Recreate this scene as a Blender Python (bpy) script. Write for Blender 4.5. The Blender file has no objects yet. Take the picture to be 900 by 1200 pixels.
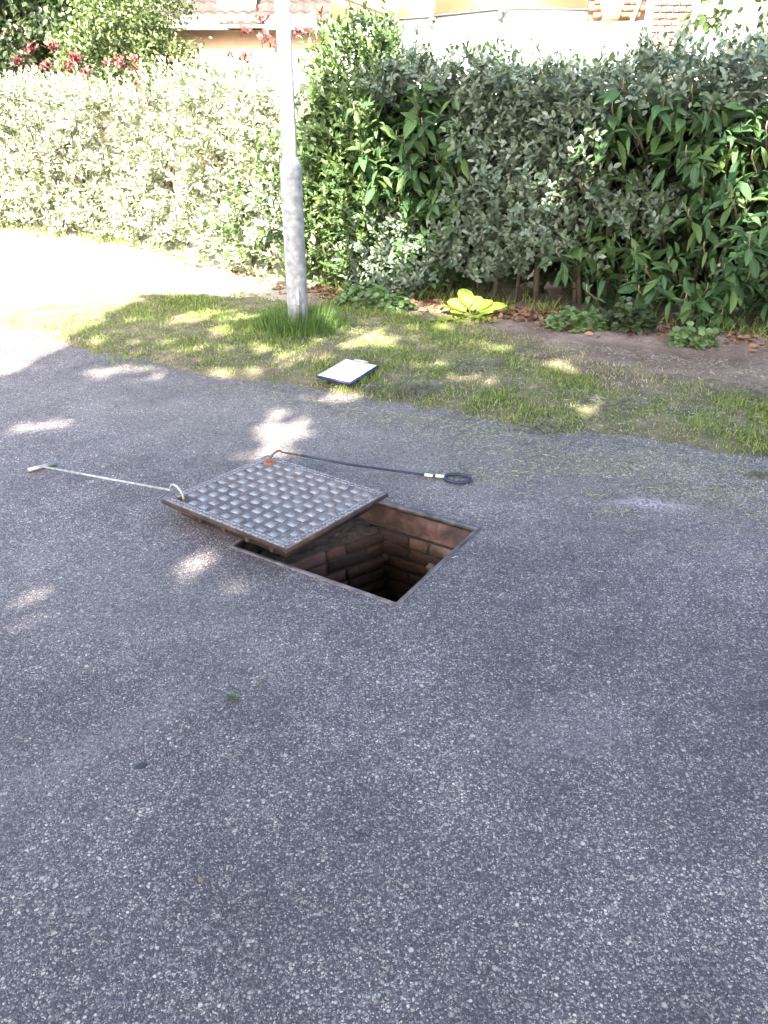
import bpy, math, random
import numpy as np
from mathutils import Vector, Matrix

random.seed(7)
RNG = np.random.default_rng(11)
scene = bpy.context.scene
COL = scene.collection
R = math.radians

# ------------------------------------------------------------------ camera
cam_d = bpy.data.cameras.new('camera')
cam_d.sensor_fit = 'VERTICAL'
cam_d.sensor_height = 24.0
cam_d.lens = 18.6
cam_d.clip_start = 0.05
cam_d.clip_end = 600
cam = bpy.data.objects.new('camera', cam_d)
COL.objects.link(cam)
CAM_H, PITCH = 1.6, 27.69
cam.location = (0, 0, CAM_H)
cam.rotation_euler = (R(90 - PITCH), 0, 0)
scene.camera = cam

# ------------------------------------------------------------------ sky + sun
SUN_EL = 42.0
SUN_XY = Vector((-0.30, -0.954)).normalized()
TO_SUN = Vector((SUN_XY.x * math.cos(R(SUN_EL)), SUN_XY.y * math.cos(R(SUN_EL)), math.sin(R(SUN_EL))))
world = bpy.data.worlds.new('World')
scene.world = world
world.use_nodes = True
wn = world.node_tree
bg = wn.nodes['Background']
sky = wn.nodes.new('ShaderNodeTexSky')
sky.sky_type = 'NISHITA'
sky.sun_disc = False
sky.sun_elevation = R(SUN_EL)
sky.sun_rotation = math.atan2(SUN_XY.x, SUN_XY.y)
sky.air_density = 1.0
sky.dust_density = 4.0
sky.ozone_density = 0.6
wn.links.new(sky.outputs[0], bg.inputs[0])
bg.inputs[1].default_value = 0.14
sun_d = bpy.data.lights.new('sun', 'SUN')
sun_d.energy = 5.0
sun_d.angle = R(0.55)
sun_d.color = (1.0, 0.93, 0.82)
sun = bpy.data.objects.new('sun', sun_d)
COL.objects.link(sun)
sun.rotation_euler = TO_SUN.to_track_quat('Z', 'Y').to_euler()
sun.location = (-6, -14, 14)
vs = scene.view_settings
vs.view_transform = 'Standard'
vs.look = 'None'
vs.exposure = 3.06
vs.gamma = 1.0
vs.use_curve_mapping = False
scene.cycles.use_denoising = True
scene.cycles.max_bounces = 5
scene.cycles.diffuse_bounces = 2
scene.cycles.glossy_bounces = 2
scene.cycles.transmission_bounces = 2
scene.cycles.transparent_max_bounces = 8
scene.cycles.sample_clamp_indirect = 8.0


# ------------------------------------------------------------------ helpers
def fast_mesh(name, v, tris=None, quads=None, uv=None, attr=None, smooth=False):
    v = np.asarray(v, np.float32).reshape(-1, 3)
    tris = np.zeros((0, 3), np.int32) if tris is None else np.asarray(tris, np.int32).reshape(-1, 3)
    quads = np.zeros((0, 4), np.int32) if quads is None else np.asarray(quads, np.int32).reshape(-1, 4)
    me = bpy.data.meshes.new(name)
    me.vertices.add(len(v))
    me.vertices.foreach_set('co', v.ravel())
    li = np.concatenate([tris.ravel(), quads.ravel()]).astype(np.int32)
    me.loops.add(len(li))
    me.loops.foreach_set('vertex_index', li)
    nt, nq = len(tris), len(quads)
    me.polygons.add(nt + nq)
    st = np.concatenate([np.arange(nt) * 3, nt * 3 + np.arange(nq) * 4]).astype(np.int32)
    me.polygons.foreach_set('loop_start', st)
    if smooth:
        me.polygons.foreach_set('use_smooth', np.ones(nt + nq, bool))
    if uv is not None:
        l = me.uv_layers.new(name='UVMap')
        l.data.foreach_set('uv', np.asarray(uv, np.float32)[li].ravel())
    if attr is not None:
        for k, a in attr.items():
            at = me.attributes.new(k, 'FLOAT', 'POINT')
            at.data.foreach_set('value', np.asarray(a, np.float32))
    me.update(calc_edges=True)
    return me


def link(name, me, mat=None, parent=None, loc=(0, 0, 0)):
    o = bpy.data.objects.new(name, me)
    COL.objects.link(o)
    if mat is not None and me is not None and not me.materials:
        me.materials.append(mat)
    o.location = loc
    if parent is not None:
        o.parent = parent
    return o


def tag(o, label=None, cat=None, group=None, kind=None):
    if label: o['label'] = label
    if cat: o['category'] = cat
    if group: o['group'] = group
    if kind: o['kind'] = kind
    return o


def thing(name, label, cat, loc=(0, 0, 0), group=None):
    o = bpy.data.objects.new(name, None)
    COL.objects.link(o)
    o.empty_display_size = 0.1
    o.location = loc
    return tag(o, label, cat, group)


class MB:
    """collects simple shapes for one mesh"""
    def __init__(self):
        self.v, self.t, self.q = [], [], []

    def add(self, v, t=(), q=()):
        n = len(self.v)
        self.v += [tuple(p) for p in v]
        self.t += [tuple(i + n for i in f) for f in t]
        self.q += [tuple(i + n for i in f) for f in q]
        return self

    def box(self, c, s, m=None, taper=1.0):
        x, y, z = s[0] / 2, s[1] / 2, s[2] / 2
        v = []
        for dz, k in ((-z, taper), (z, 1.0)):
            for dx, dy in ((-x, -y), (x, -y), (x, y), (-x, y)):
                p = Vector((dx * k, dy * k, dz))
                if m is not None: p = m @ p
                v.append(p + Vector(c))
        return self.add(v, q=[(3, 2, 1, 0), (4, 5, 6, 7), (0, 1, 5, 4), (1, 2, 6, 5), (2, 3, 7, 6), (3, 0, 4, 7)])

    def bevbox(self, c, s, b, m=None):
        # box with a chamfer round its top face
        x, y, z = s[0] / 2, s[1] / 2, s[2] / 2
        v = []
        for dz, k in ((-z, 0), (z - b, 0), (z, b)):
            for dx, dy in ((-x + k, -y + k), (x - k, -y + k), (x - k, y - k), (-x + k, y - k)):
                p = Vector((dx, dy, dz))
                if m is not None: p = m @ p
                v.append(p + Vector(c))
        q = [(3, 2, 1, 0), (8, 9, 10, 11)]
        for l in (0, 4):
            for i in range(4):
                j = (i + 1) % 4
                q.append((l + i, l + j, l + 4 + j, l + 4 + i))
        return self.add(v, q=q)

    def tube(self, pts, rad, n=8, cap=True):
        pts = [Vector(p) for p in pts]
        if not hasattr(rad, '__len__'): rad = [rad] * len(pts)
        v, q, t = [], [], []
        u = None
        for i, p in enumerate(pts):
            a = pts[max(i - 1, 0)]; b = pts[min(i + 1, len(pts) - 1)]
            d = (b - a).normalized()
            if u is None:
                u = d.orthogonal().normalized()
            u = (u - d * u.dot(d)).normalized()
            w = d.cross(u)
            for k in range(n):
                an = 2 * math.pi * k / n
                v.append(p + (u * math.cos(an) + w * math.sin(an)) * rad[i])
        for i in range(len(pts) - 1):
            for k in range(n):
                k2 = (k + 1) % n
                q.append((i * n + k, i * n + k2, (i + 1) * n + k2, (i + 1) * n + k))
        if cap:
            v += [pts[0], pts[-1]]
            c0, c1 = len(v) - 2, len(v) - 1
            e = (len(pts) - 1) * n
            for k in range(n):
                k2 = (k + 1) % n
                t.append((c0, k2, k)); t.append((c1, e + k, e + k2))
        return self.add(v, t, q)

    def lathe(self, prof, n=20, c=(0, 0, 0)):
        v, q = [], []
        for r, z in prof:
            for k in range(n):
                a = 2 * math.pi * k / n
                v.append((c[0] + r * math.cos(a), c[1] + r * math.sin(a), c[2] + z))
        for i in range(len(prof) - 1):
            for k in range(n):
                k2 = (k + 1) % n
                q.append((i * n + k, i * n + k2, (i + 1) * n + k2, (i + 1) * n + k))
        return self.add(v, q=q)

    def build(self, name, mat, parent=None, loc=(0, 0, 0), smooth=False):
        me = fast_mesh(name, self.v, self.t or None, self.q or None, smooth=smooth)
        return link(name, me, mat, parent, loc)


# ------------------------------------------------------------------ materials
def new_mat(name):
    m = bpy.data.materials.new(name)
    m.use_nodes = True
    nt = m.node_tree
    return m, nt, nt.nodes['Principled BSDF'], nt.nodes['Material Output']


def N(nt, t, **kw):
    n = nt.nodes.new(t)
    for k, v in kw.items():
        if k.startswith('i_'):
            n.inputs[k[2:].replace('_', ' ')].default_value = v
        else:
            setattr(n, k, v)
    return n


def ramp(nt, fac, stops, interp='LINEAR'):
    r = nt.nodes.new('ShaderNodeValToRGB')
    e = r.color_ramp
    e.interpolation = interp
    while len(e.elements) > 1: e.elements.remove(e.elements[-1])
    for i, (p, c) in enumerate(stops):
        el = e.elements[0] if i == 0 else e.elements.new(p)
        el.position = p
        el.color = (c[0], c[1], c[2], 1) if hasattr(c, '__len__') else (c, c, c, 1)
    nt.links.new(fac, r.inputs[0])
    return r.outputs[0]


def math_(nt, op, a, b=None, c=None, clamp=False):
    n = nt.nodes.new('ShaderNodeMath')
    n.operation = op
    n.use_clamp = clamp
    for i, x in enumerate((a, b, c)):
        if x is None: continue
        if isinstance(x, (int, float)): n.inputs[i].default_value = x
        else: nt.links.new(x, n.inputs[i])
    return n.outputs[0]


def mix(nt, fac, a, b, mode='MIX'):
    n = nt.nodes.new('ShaderNodeMix')
    n.data_type = 'RGBA'
    n.blend_type = mode
    for s, x in ((n.inputs[0], fac), (n.inputs[6], a), (n.inputs[7], b)):
        if isinstance(x, (int, float)): s.default_value = x
        elif isinstance(x, tuple): s.default_value = (*x, 1)
        else: nt.links.new(x, s)
    return n.outputs[2]


def noise(nt, vec, scale, detail=4, rough=0.55, dist=0.0):
    n = N(nt, 'ShaderNodeTexNoise')
    n.inputs['Scale'].default_value = scale
    n.inputs['Detail'].default_value = detail
    n.inputs['Roughness'].default_value = rough
    n.inputs['Distortion'].default_value = dist
    if vec is not None: nt.links.new(vec, n.inputs['Vector'])
    return n.outputs['Fac']


def bump(nt, b, h, strength=0.5, dist=0.01, prev=None):
    n = N(nt, 'ShaderNodeBump')
    n.inputs['Strength'].default_value = strength
    n.inputs['Distance'].default_value = dist
    nt.links.new(h, n.inputs['Height'])
    if prev is not None: nt.links.new(prev, n.inputs['Normal'])
    nt.links.new(n.outputs[0], b.inputs['Normal'])
    return n.outputs[0]


def mat_noise(name, stops, scale=6, rough=0.8, metallic=0.0, bscale=40, bstr=0.3, bdist=0.004, detail=5):
    m, nt, b, out = new_mat(name)
    g = N(nt, 'ShaderNodeTexCoord').outputs['Object']
    f = noise(nt, g, scale, detail)
    nt.links.new(ramp(nt, f, stops), b.inputs['Base Color'])
    b.inputs['Roughness'].default_value = rough
    b.inputs['Metallic'].default_value = metallic
    if bstr: bump(nt, b, noise(nt, g, bscale, 4), bstr, bdist)
    return m


def leaf_mat(name, cols, rough=0.45, trans=0.25, tcol=None, rib=None, spec=0.5):
    m, nt, b, out = new_mat(name)
    ri = N(nt, 'ShaderNodeNewGeometry').outputs['Random Per Island']
    oi = N(nt, 'ShaderNodeObjectInfo').outputs['Random']
    f = math_(nt, 'FRACT', math_(nt, 'ADD', ri, oi))
    k = len(cols)
    c = ramp(nt, f, [(i / max(k - 1, 1), x) for i, x in enumerate(cols)])
    uvn = N(nt, 'ShaderNodeUVMap')
    sep = N(nt, 'ShaderNodeSeparateXYZ')
    nt.links.new(uvn.outputs[0], sep.inputs[0])
    ax = math_(nt, 'ABSOLUTE', math_(nt, 'SUBTRACT', sep.outputs[0], 0.5))
    if rib is not None:
        rm = math_(nt, 'SUBTRACT', 1.0, math_(nt, 'MULTIPLY', ax, 14.0), clamp=True)
        c = mix(nt, math_(nt, 'MULTIPLY', rm, 0.7), c, rib)
        # side veins
        vv = math_(nt, 'SINE', math_(nt, 'MULTIPLY', math_(nt, 'SUBTRACT', sep.outputs[1], math_(nt, 'MULTIPLY', ax, 0.5)), 62.0))
        bump(nt, b, math_(nt, 'SUBTRACT', vv, math_(nt, 'MULTIPLY', rm, 3.0)), 0.35, 0.003)
    nt.links.new(c, b.inputs['Base Color'])
    b.inputs['Roughness'].default_value = rough
    b.inputs['Specular IOR Level'].default_value = spec
    if trans:
        tr = N(nt, 'ShaderNodeBsdfTranslucent')
        hs = N(nt, 'ShaderNodeMix', data_type='RGBA', blend_type='MULTIPLY')
        hs.inputs[0].default_value = 1.0
        nt.links.new(c, hs.inputs[6])
        hs.inputs[7].default_value = (*(tcol or (1.6, 1.9, 0.6)), 1)
        nt.links.new(hs.outputs[2], tr.inputs[0])
        ms = N(nt, 'ShaderNodeMixShader')
        ms.inputs[0].default_value = trans
        nt.links.new(b.outputs[0], ms.inputs[1])
        nt.links.new(tr.outputs[0], ms.inputs[2])
        nt.links.new(ms.outputs[0], out.inputs[0])
    return m


def ground_asphalt():
    m, nt, b, out = new_mat('exposed_aggregate_asphalt')
    g = N(nt, 'ShaderNodeTexCoord').outputs['Object']
    # slight domain warp keeps the stones from lying on a lattice
    def vor(scale, feat, rnd=1.0):
        n = N(nt, 'ShaderNodeTexVoronoi', feature=feat)
        n.inputs['Scale'].default_value = scale
        n.inputs['Randomness'].default_value = rnd
        nt.links.new(g, n.inputs['Vector'])
        return n
    v1 = vor(104, 'F1'); e1 = vor(104, 'DISTANCE_TO_EDGE')
    v2 = vor(235, 'F1'); e2 = vor(235, 'DISTANCE_TO_EDGE')
    s1 = N(nt, 'ShaderNodeSeparateColor'); nt.links.new(v1.outputs['Color'], s1.inputs[0])
    s2 = N(nt, 'ShaderNodeSeparateColor'); nt.links.new(v2.outputs['Color'], s2.inputs[0])
    stops = [(0.0, (0.044, 0.036, 0.045)), (0.30, (0.084, 0.070, 0.078)), (0.50, (0.138, 0.118, 0.120)),
             (0.72, (0.225, 0.194, 0.180)), (0.90, (0.355, 0.31, 0.265)), (1.0, (0.53, 0.465, 0.39))]
    c1 = ramp(nt, s1.outputs[0], stops)
    c2 = ramp(nt, s2.outputs[0], stops)
    # round stone mask from the distance to the cell edge
    rnd1 = ramp(nt, v1.outputs['Distance'], [(0.30, 1.0), (0.52, 0.0)])
    m1 = math_(nt, 'MULTIPLY', rnd1, ramp(nt, e1.outputs['Distance'], [(0.03, 0.0), (0.13, 1.0)]))
    m2 = ramp(nt, e2.outputs['Distance'], [(0.04, 0.0), (0.14, 1.0)])
    binder = (0.040, 0.032, 0.044)
    fine = mix(nt, m2, binder, c2)
    # only some cells hold a big stone
    big = math_(nt, 'MULTIPLY', m1, math_(nt, 'GREATER_THAN', s1.outputs[1], 0.30))
    col = mix(nt, big, fine, c1)
    v3 = vor(52, 'F1'); s3 = N(nt, 'ShaderNodeSeparateColor'); nt.links.new(v3.outputs['Color'], s3.inputs[0])
    m3 = math_(nt, 'MULTIPLY', ramp(nt, v3.outputs['Distance'], [(0.22, 1.0), (0.40, 0.0)]), math_(nt, 'GREATER_THAN', s3.outputs[1], 0.86))
    col = mix(nt, math_(nt, 'MULTIPLY', m3, 0.85), col, ramp(nt, s3.outputs[0], stops))
    # bare tar patches where stones have worn out
    bald = ramp(nt, noise(nt, g, 13.0, 5, 0.7), [(0.30, 0.75), (0.42, 0.0)])
    col = mix(nt, bald, col, binder)
    # wear, dust, damp: broad colour of the surface itself
    w1 = noise(nt, g, 0.9, 5, 0.6)
    w2 = noise(nt, g, 4.0, 7, 0.68)
    wear = ramp(nt, w1, [(0.30, 0.66), (0.5, 0.98), (0.70, 1.35)])
    wear2 = ramp(nt, w2, [(0.28, 0.70), (0.5, 1.0), (0.72, 1.30)])
    col = mix(nt, 1.0, col, wear, 'MULTIPLY')
    col = mix(nt, 1.0, col, wear2, 'MULTIPLY')
    # dusty pale stains with their own shape
    def blot(cx, cy, rx, ry, colr, amt, rot=0.0):
        mp = N(nt, 'ShaderNodeMapping', vector_type='TEXTURE')
        mp.inputs['Location'].default_value = (cx, cy, 0)
        mp.inputs['Rotation'].default_value = (0, 0, rot)
        mp.inputs['Scale'].default_value = (rx, ry, 1)
        nt.links.new(g, mp.inputs['Vector'])
        ln = N(nt, 'ShaderNodeVectorMath', operation='LENGTH')
        nt.links.new(mp.outputs[0], ln.inputs[0])
        nz = noise(nt, g, 7.0, 6, 0.7)
        d = math_(nt, 'ADD', ln.outputs['Value'], math_(nt, 'MULTIPLY', math_(nt, 'SUBTRACT', nz, 0.5), 2.2))
        k = ramp(nt, d, [(0.35, 1.0), (1.15, 0.0)])
        grain = math_(nt, 'MULTIPLY', ramp(nt, e1.outputs['Distance'], [(0.0, 1.0), (0.25, 0.25)]), ramp(nt, noise(nt, g, 55.0, 4, 0.7), [(0.38, 0.0), (0.6, 1.5)]))
        return mix(nt, math_(nt, 'MULTIPLY', math_(nt, 'MULTIPLY', k, grain), amt), col, colr)
    col = blot(0.0, 3.75, 2.9, 0.80, (0.27, 0.24, 0.20), 0.42, R(-24))
    col = blot(-0.9, 2.35, 0.9, 0.45, (0.25, 0.22, 0.20), 0.30, R(-30))
    col = blot(1.17, 3.12, 0.22, 0.075, (0.42, 0.39, 0.39), 0.75, R(-6))
    col = blot(0.50, 1.72, 0.30, 0.18, (0.25, 0.225, 0.23), 0.32, R(20))
    col = blot(-0.72, 1.72, 0.50, 0.10, (0.24, 0.215, 0.22), 0.35, R(42))
    col = blot(-0.95, 1.45, 0.40, 0.30, (0.20, 0.18, 0.185), 0.30, R(38))
    # old cut line in the surface, worn paler on one side
    nt.links.new(col, b.inputs['Base Color'])
    b.inputs['Roughness'].default_value = 0.62
    b.inputs['Specular IOR Level'].default_value = 0.45
    h1 = math_(nt, 'MULTIPLY', math_(nt, 'MINIMUM', e1.outputs['Distance'], 0.32), 1.4)
    h1 = math_(nt, 'MULTIPLY', h1, math_(nt, 'ADD', 0.4, s1.outputs[1]))
    h = math_(nt, 'ADD', h1, math_(nt, 'MULTIPLY', math_(nt, 'MINIMUM', e2.outputs['Distance'], 0.3), 0.55))
    h = math_(nt, 'ADD', h, math_(nt, 'MULTIPLY', w2, 0.8))
    bump(nt, b, h, 0.85, 0.007)
    return m


def soil_mat():
    m, nt, b, out = new_mat('dry_garden_soil')
    g = N(nt, 'ShaderNodeTexCoord').outputs['Object']
    a = N(nt, 'ShaderNodeAttribute', attribute_name='glare_sand').outputs['Fac']
    n1 = noise(nt, g, 2.2, 6, 0.65)
    n2 = noise(nt, g, 34, 5, 0.7)
    c = ramp(nt, n1, [(0.3, (0.080, 0.053, 0.040)), (0.5, (0.15, 0.108, 0.082)), (0.68, (0.25, 0.195, 0.155))])
    c = mix(nt, 1.0, c, ramp(nt, n2, [(0.25, 0.55), (0.55, 1.0), (0.8, 1.35)]), 'MULTIPLY')
    glare_sandc = ramp(nt, n2, [(0.3, (0.36, 0.31, 0.23)), (0.6, (0.50, 0.45, 0.36))])  # pale sandy tone at left stands in for glare on sunlit ground
    c = mix(nt, a, c, glare_sandc)
    nt.links.new(c, b.inputs['Base Color'])
    b.inputs['Roughness'].default_value = 0.95
    bump(nt, b, math_(nt, 'ADD', n2, math_(nt, 'MULTIPLY', n1, 2.0)), 0.7, 0.02)
    return m


def lawn_soil_mat():
    return mat_noise('lawn_thatch', [(0.3, (0.055, 0.050, 0.028)), (0.5, (0.11, 0.088, 0.055)), (0.7, (0.20, 0.152, 0.105))], 5, 0.95, 0, 60, 0.8, 0.015)


def grass_mat(name='grass_blades', gcols=None):
    m, nt, b, out = new_mat(name)
    a = N(nt, 'ShaderNodeAttribute', attribute_name='dry').outputs['Fac']
    ri = N(nt, 'ShaderNodeNewGeometry').outputs['Random Per Island']
    gr = ramp(nt, ri, gcols or [(0.0, (0.070, 0.125, 0.016)), (0.45, (0.135, 0.220, 0.030)), (0.8, (0.22, 0.31, 0.055)), (1.0, (0.33, 0.37, 0.12))])
    st = ramp(nt, ri, [(0.0, (0.17, 0.145, 0.085)), (0.5, (0.32, 0.265, 0.165)), (1.0, (0.48, 0.40, 0.27))])
    c = mix(nt, a, gr, st)
    nt.links.new(c, b.inputs['Base Color'])
    b.inputs['Roughness'].default_value = 0.55
    b.inputs['Specular IOR Level'].default_value = 0.3
    tr = N(nt, 'ShaderNodeBsdfTranslucent')
    nt.links.new(c, tr.inputs[0])
    ms = N(nt, 'ShaderNodeMixShader')
    ms.inputs[0].default_value = 0.3
    nt.links.new(b.outputs[0], ms.inputs[1]); nt.links.new(tr.outputs[0], ms.inputs[2])
    nt.links.new(ms.outputs[0], out.inputs[0])
    return m


M = {}
M['asphalt'] = ground_asphalt()
M['soil'] = soil_mat()
M['lawn'] = lawn_soil_mat()
M['grass'] = grass_mat()
M['tuft'] = grass_mat('lush_grass', [(0, (0.05, 0.11, 0.02)), (0.6, (0.09, 0.17, 0.035)), (1, (0.15, 0.24, 0.06))])
M['earth'] = mat_noise('garden_earth', [(0.3, (0.06, 0.075, 0.03)), (0.6, (0.12, 0.12, 0.06))], 1.5, 0.95)
M['galv'] = mat_noise('galvanised_steel', [(0.30, (0.20, 0.205, 0.22)), (0.5, (0.29, 0.295, 0.31)), (0.72, (0.42, 0.425, 0.44))], 24, 0.5, 0.35, 90, 0.1, 0.002, 3)
M['zinc'] = mat_noise('zinc_plated_bar', [(0.3, (0.24, 0.22, 0.19)), (0.5, (0.40, 0.385, 0.35)), (0.7, (0.54, 0.52, 0.47))], 40, 0.45, 0.6, 80, 0.1, 0.001)
M['black_rod'] = mat_noise('dark_painted_rod', [(0.3, (0.012, 0.016, 0.035)), (0.7, (0.03, 0.036, 0.06))], 30, 0.4, 0.2, 60, 0.1, 0.001)
M['tape'] = mat_noise('worn_white_tape', [(0.35, (0.45, 0.44, 0.42)), (0.6, (0.75, 0.75, 0.73))], 60, 0.6)
M['rusty_rod'] = mat_noise('rusty_rod', [(0.35, (0.10, 0.07, 0.06)), (0.65, (0.22, 0.14, 0.10))], 50, 0.7, 0.3)
M['rust'] = mat_noise('rusted_iron', [(0.28, (0.026, 0.016, 0.013)), (0.48, (0.065, 0.036, 0.027)), (0.60, (0.12, 0.064, 0.046)), (0.76, (0.25, 0.145, 0.11))], 11, 0.82, 0.15, 70, 0.5, 0.006)
M['rust_shaded'] = mat_noise('shaded_iron_edge', [(0.28, (0.018, 0.012, 0.010)), (0.5, (0.042, 0.026, 0.020)), (0.75, (0.10, 0.060, 0.045))], 14, 0.8, 0.15, 70, 0.4, 0.004)  # rust darkened so the cover's sides and ribs read as shadowed
M['rust_bright'] = mat_noise('orange_rust', [(0.3, (0.10, 0.040, 0.022)), (0.55, (0.26, 0.090, 0.035)), (0.75, (0.36, 0.15, 0.06))], 14, 0.85, 0.05, 70, 0.4, 0.005)
M['rim'] = mat_noise('worn_iron_rim', [(0.3, (0.075, 0.058, 0.058)), (0.55, (0.15, 0.13, 0.13)), (0.75, (0.24, 0.215, 0.22))], 18, 0.5, 0.5, 90, 0.3, 0.003)
M['lid'] = mat_noise('cast_iron_floor', [(0.30, (0.085, 0.062, 0.056)), (0.52, (0.155, 0.120, 0.110)), (0.72, (0.25, 0.215, 0.20))], 13, 0.75, 0.1, 130, 0.5, 0.004)
M['stud'] = mat_noise('polished_cast_iron', [(0.28, (0.15, 0.13, 0.125)), (0.5, (0.27, 0.262, 0.27)), (0.75, (0.38, 0.375, 0.38))], 26, 0.5, 0.4, 120, 0.12, 0.002)
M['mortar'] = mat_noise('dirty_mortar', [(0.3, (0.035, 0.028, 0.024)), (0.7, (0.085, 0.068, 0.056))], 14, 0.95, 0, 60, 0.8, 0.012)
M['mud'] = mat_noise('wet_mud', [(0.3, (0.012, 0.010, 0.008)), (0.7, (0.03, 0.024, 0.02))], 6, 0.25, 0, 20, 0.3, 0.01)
M['dirt'] = mat_noise('loose_dirt', [(0.3, (0.028, 0.018, 0.013)), (0.6, (0.075, 0.052, 0.040)), (0.8, (0.14, 0.105, 0.082))], 30, 0.95, 0, 80, 0.9, 0.012)
M['bark'] = mat_noise('brown_bark', [(0.3, (0.045, 0.033, 0.026)), (0.7, (0.12, 0.092, 0.072))], 18, 0.9, 0, 50, 0.8, 0.01)
M['twig'] = mat_noise('pale_twig', [(0.3, (0.16, 0.11, 0.075)), (0.7, (0.27, 0.20, 0.14))], 20, 0.85)
M['white_wall'] = mat_noise('white_render', [(0.3, (0.74, 0.73, 0.70)), (0.7, (0.82, 0.81, 0.79))], 3, 0.8, 0, 60, 0.1, 0.003)
M['cream'] = mat_noise('cream_paint', [(0.3, (0.62, 0.47, 0.24)), (0.7, (0.70, 0.56, 0.31))], 2, 0.7, 0, 60, 0.1, 0.003)
M['grey_trim'] = mat_noise('grey_trim', [(0.3, (0.10, 0.10, 0.10)), (0.7, (0.17, 0.165, 0.16))], 20, 0.6)
M['roof'] = mat_noise('grey_brown_pantile', [(0.3, (0.052, 0.043, 0.040)), (0.7, (0.085, 0.071, 0.066))], 3, 0.9, 0, 40, 0.2, 0.004)
M['brown_tile'] = mat_noise('brown_roof_tile', [(0.3, (0.11, 0.075, 0.055)), (0.7, (0.20, 0.14, 0.10))], 6, 0.7)
M['clip_blue'] = mat_noise('navy_plastic_board', [(0.3, (0.012, 0.018, 0.07)), (0.7, (0.02, 0.03, 0.10))], 10, 0.4)
M['paper'] = mat_noise('white_paper', [(0.3, (0.74, 0.75, 0.78)), (0.7, (0.80, 0.81, 0.83))], 6, 0.8, 0, 10, 0.05, 0.002)
M['lamp_glass'] = mat_noise('frosted_lamp_cover', [(0.3, (0.70, 0.66, 0.55)), (0.7, (0.76, 0.72, 0.62))], 5, 0.4)
M['lamp_amber'] = mat_noise('ochre_lamp_base', [(0.3, (0.42, 0.28, 0.10)), (0.7, (0.50, 0.34, 0.14))], 5, 0.5)


def brick_mat(name, stops, rough=0.9):
    m, nt, b, out = new_mat(name)
    g = N(nt, 'ShaderNodeTexCoord').outputs['Object']
    oi = N(nt, 'ShaderNodeObjectInfo').outputs['Random']
    c = ramp(nt, oi, stops)
    n2 = noise(nt, g, 30, 5, 0.7)
    c = mix(nt, 1.0, c, ramp(nt, n2, [(0.3, 0.6), (0.55, 1.0), (0.8, 1.4)]), 'MULTIPLY')
    nt.links.new(c, b.inputs['Base Color'])
    b.inputs['Roughness'].default_value = rough
    bump(nt, b, n2, 0.5, 0.006)
    return m


M['brick'] = brick_mat('dark_red_brick', [(0, (0.055, 0.028, 0.021)), (0.4, (0.105, 0.049, 0.034)), (0.75, (0.165, 0.076, 0.050)), (1, (0.125, 0.088, 0.068))])  # dark red-brown, tone varies from brick to brick
M['brick_orange'] = brick_mat('orange_house_brick', [(0, (0.33, 0.14, 0.07)), (0.5, (0.40, 0.18, 0.09)), (1, (0.45, 0.22, 0.12))])
M['brick_pink'] = brick_mat('weathered_pink_brick', [(0, (0.27, 0.17, 0.13)), (0.5, (0.33, 0.215, 0.16)), (1, (0.38, 0.26, 0.20))])

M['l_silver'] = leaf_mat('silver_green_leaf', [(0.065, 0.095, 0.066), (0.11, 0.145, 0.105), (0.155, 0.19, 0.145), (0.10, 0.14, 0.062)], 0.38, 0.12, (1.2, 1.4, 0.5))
M['l_silver_sun'] = leaf_mat('sunlit_silver_leaf', [(0.125, 0.155, 0.088), (0.20, 0.23, 0.158), (0.285, 0.308, 0.24), (0.33, 0.35, 0.29), (0.175, 0.20, 0.10)], 0.42, 0.18, (1.25, 1.38, 0.6))  # same leaf as the silver shrub, coloured paler to read as sunlit
M['l_green'] = leaf_mat('mid_green_leaf', [(0.034, 0.066, 0.024), (0.058, 0.102, 0.034), (0.090, 0.140, 0.046), (0.125, 0.170, 0.055)], 0.45, 0.22, (1.4, 1.6, 0.7))
M['l_vib'] = leaf_mat('leathery_dark_green_leaf', [(0.024, 0.060, 0.024), (0.036, 0.082, 0.030), (0.052, 0.105, 0.036), (0.078, 0.130, 0.036)], 0.5, 0.14, (1.5, 1.7, 0.4), rib=(0.09, 0.14, 0.06), spec=0.28)
M['l_yellow'] = leaf_mat('yellow_green_leaf', [(0.13, 0.185, 0.03), (0.20, 0.25, 0.04), (0.27, 0.30, 0.06)], 0.4, 0.3)
M['l_red'] = leaf_mat('red_photinia_leaf', [(0.09, 0.026, 0.026), (0.15, 0.048, 0.045), (0.21, 0.095, 0.07)], 0.5, 0.2, (1.3, 0.7, 0.6))
M['l_dark'] = leaf_mat('dark_and_shaded_leaf', [(0.018, 0.032, 0.014), (0.030, 0.050, 0.02), (0.05, 0.075, 0.028)], 0.5, 0.2)  # dark foliage; also carries painted shade for dark tree and hedge interior
M['l_tree'] = leaf_mat('pale_crown_leaf', [(0.035, 0.055, 0.02), (0.07, 0.10, 0.035), (0.13, 0.16, 0.055)], 0.55, 0.25)
M['l_ivy'] = leaf_mat('ground_ivy_leaf', [(0.055, 0.10, 0.035), (0.09, 0.15, 0.05), (0.15, 0.21, 0.075)], 0.5, 0.25)
M['l_big'] = leaf_mat('glossy_yellow_green_leaf', [(0.16, 0.26, 0.03), (0.22, 0.33, 0.045), (0.27, 0.37, 0.06)], 0.3, 0.3, (1.4, 1.5, 0.4), rib=(0.35, 0.42, 0.15))
M['l_dead'] = leaf_mat('fallen_leaf', [(0.08, 0.045, 0.028), (0.16, 0.080, 0.042), (0.25, 0.125, 0.060), (0.20, 0.15, 0.10)], 0.8, 0.1, (1.2, 1.0, 0.7))

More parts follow.
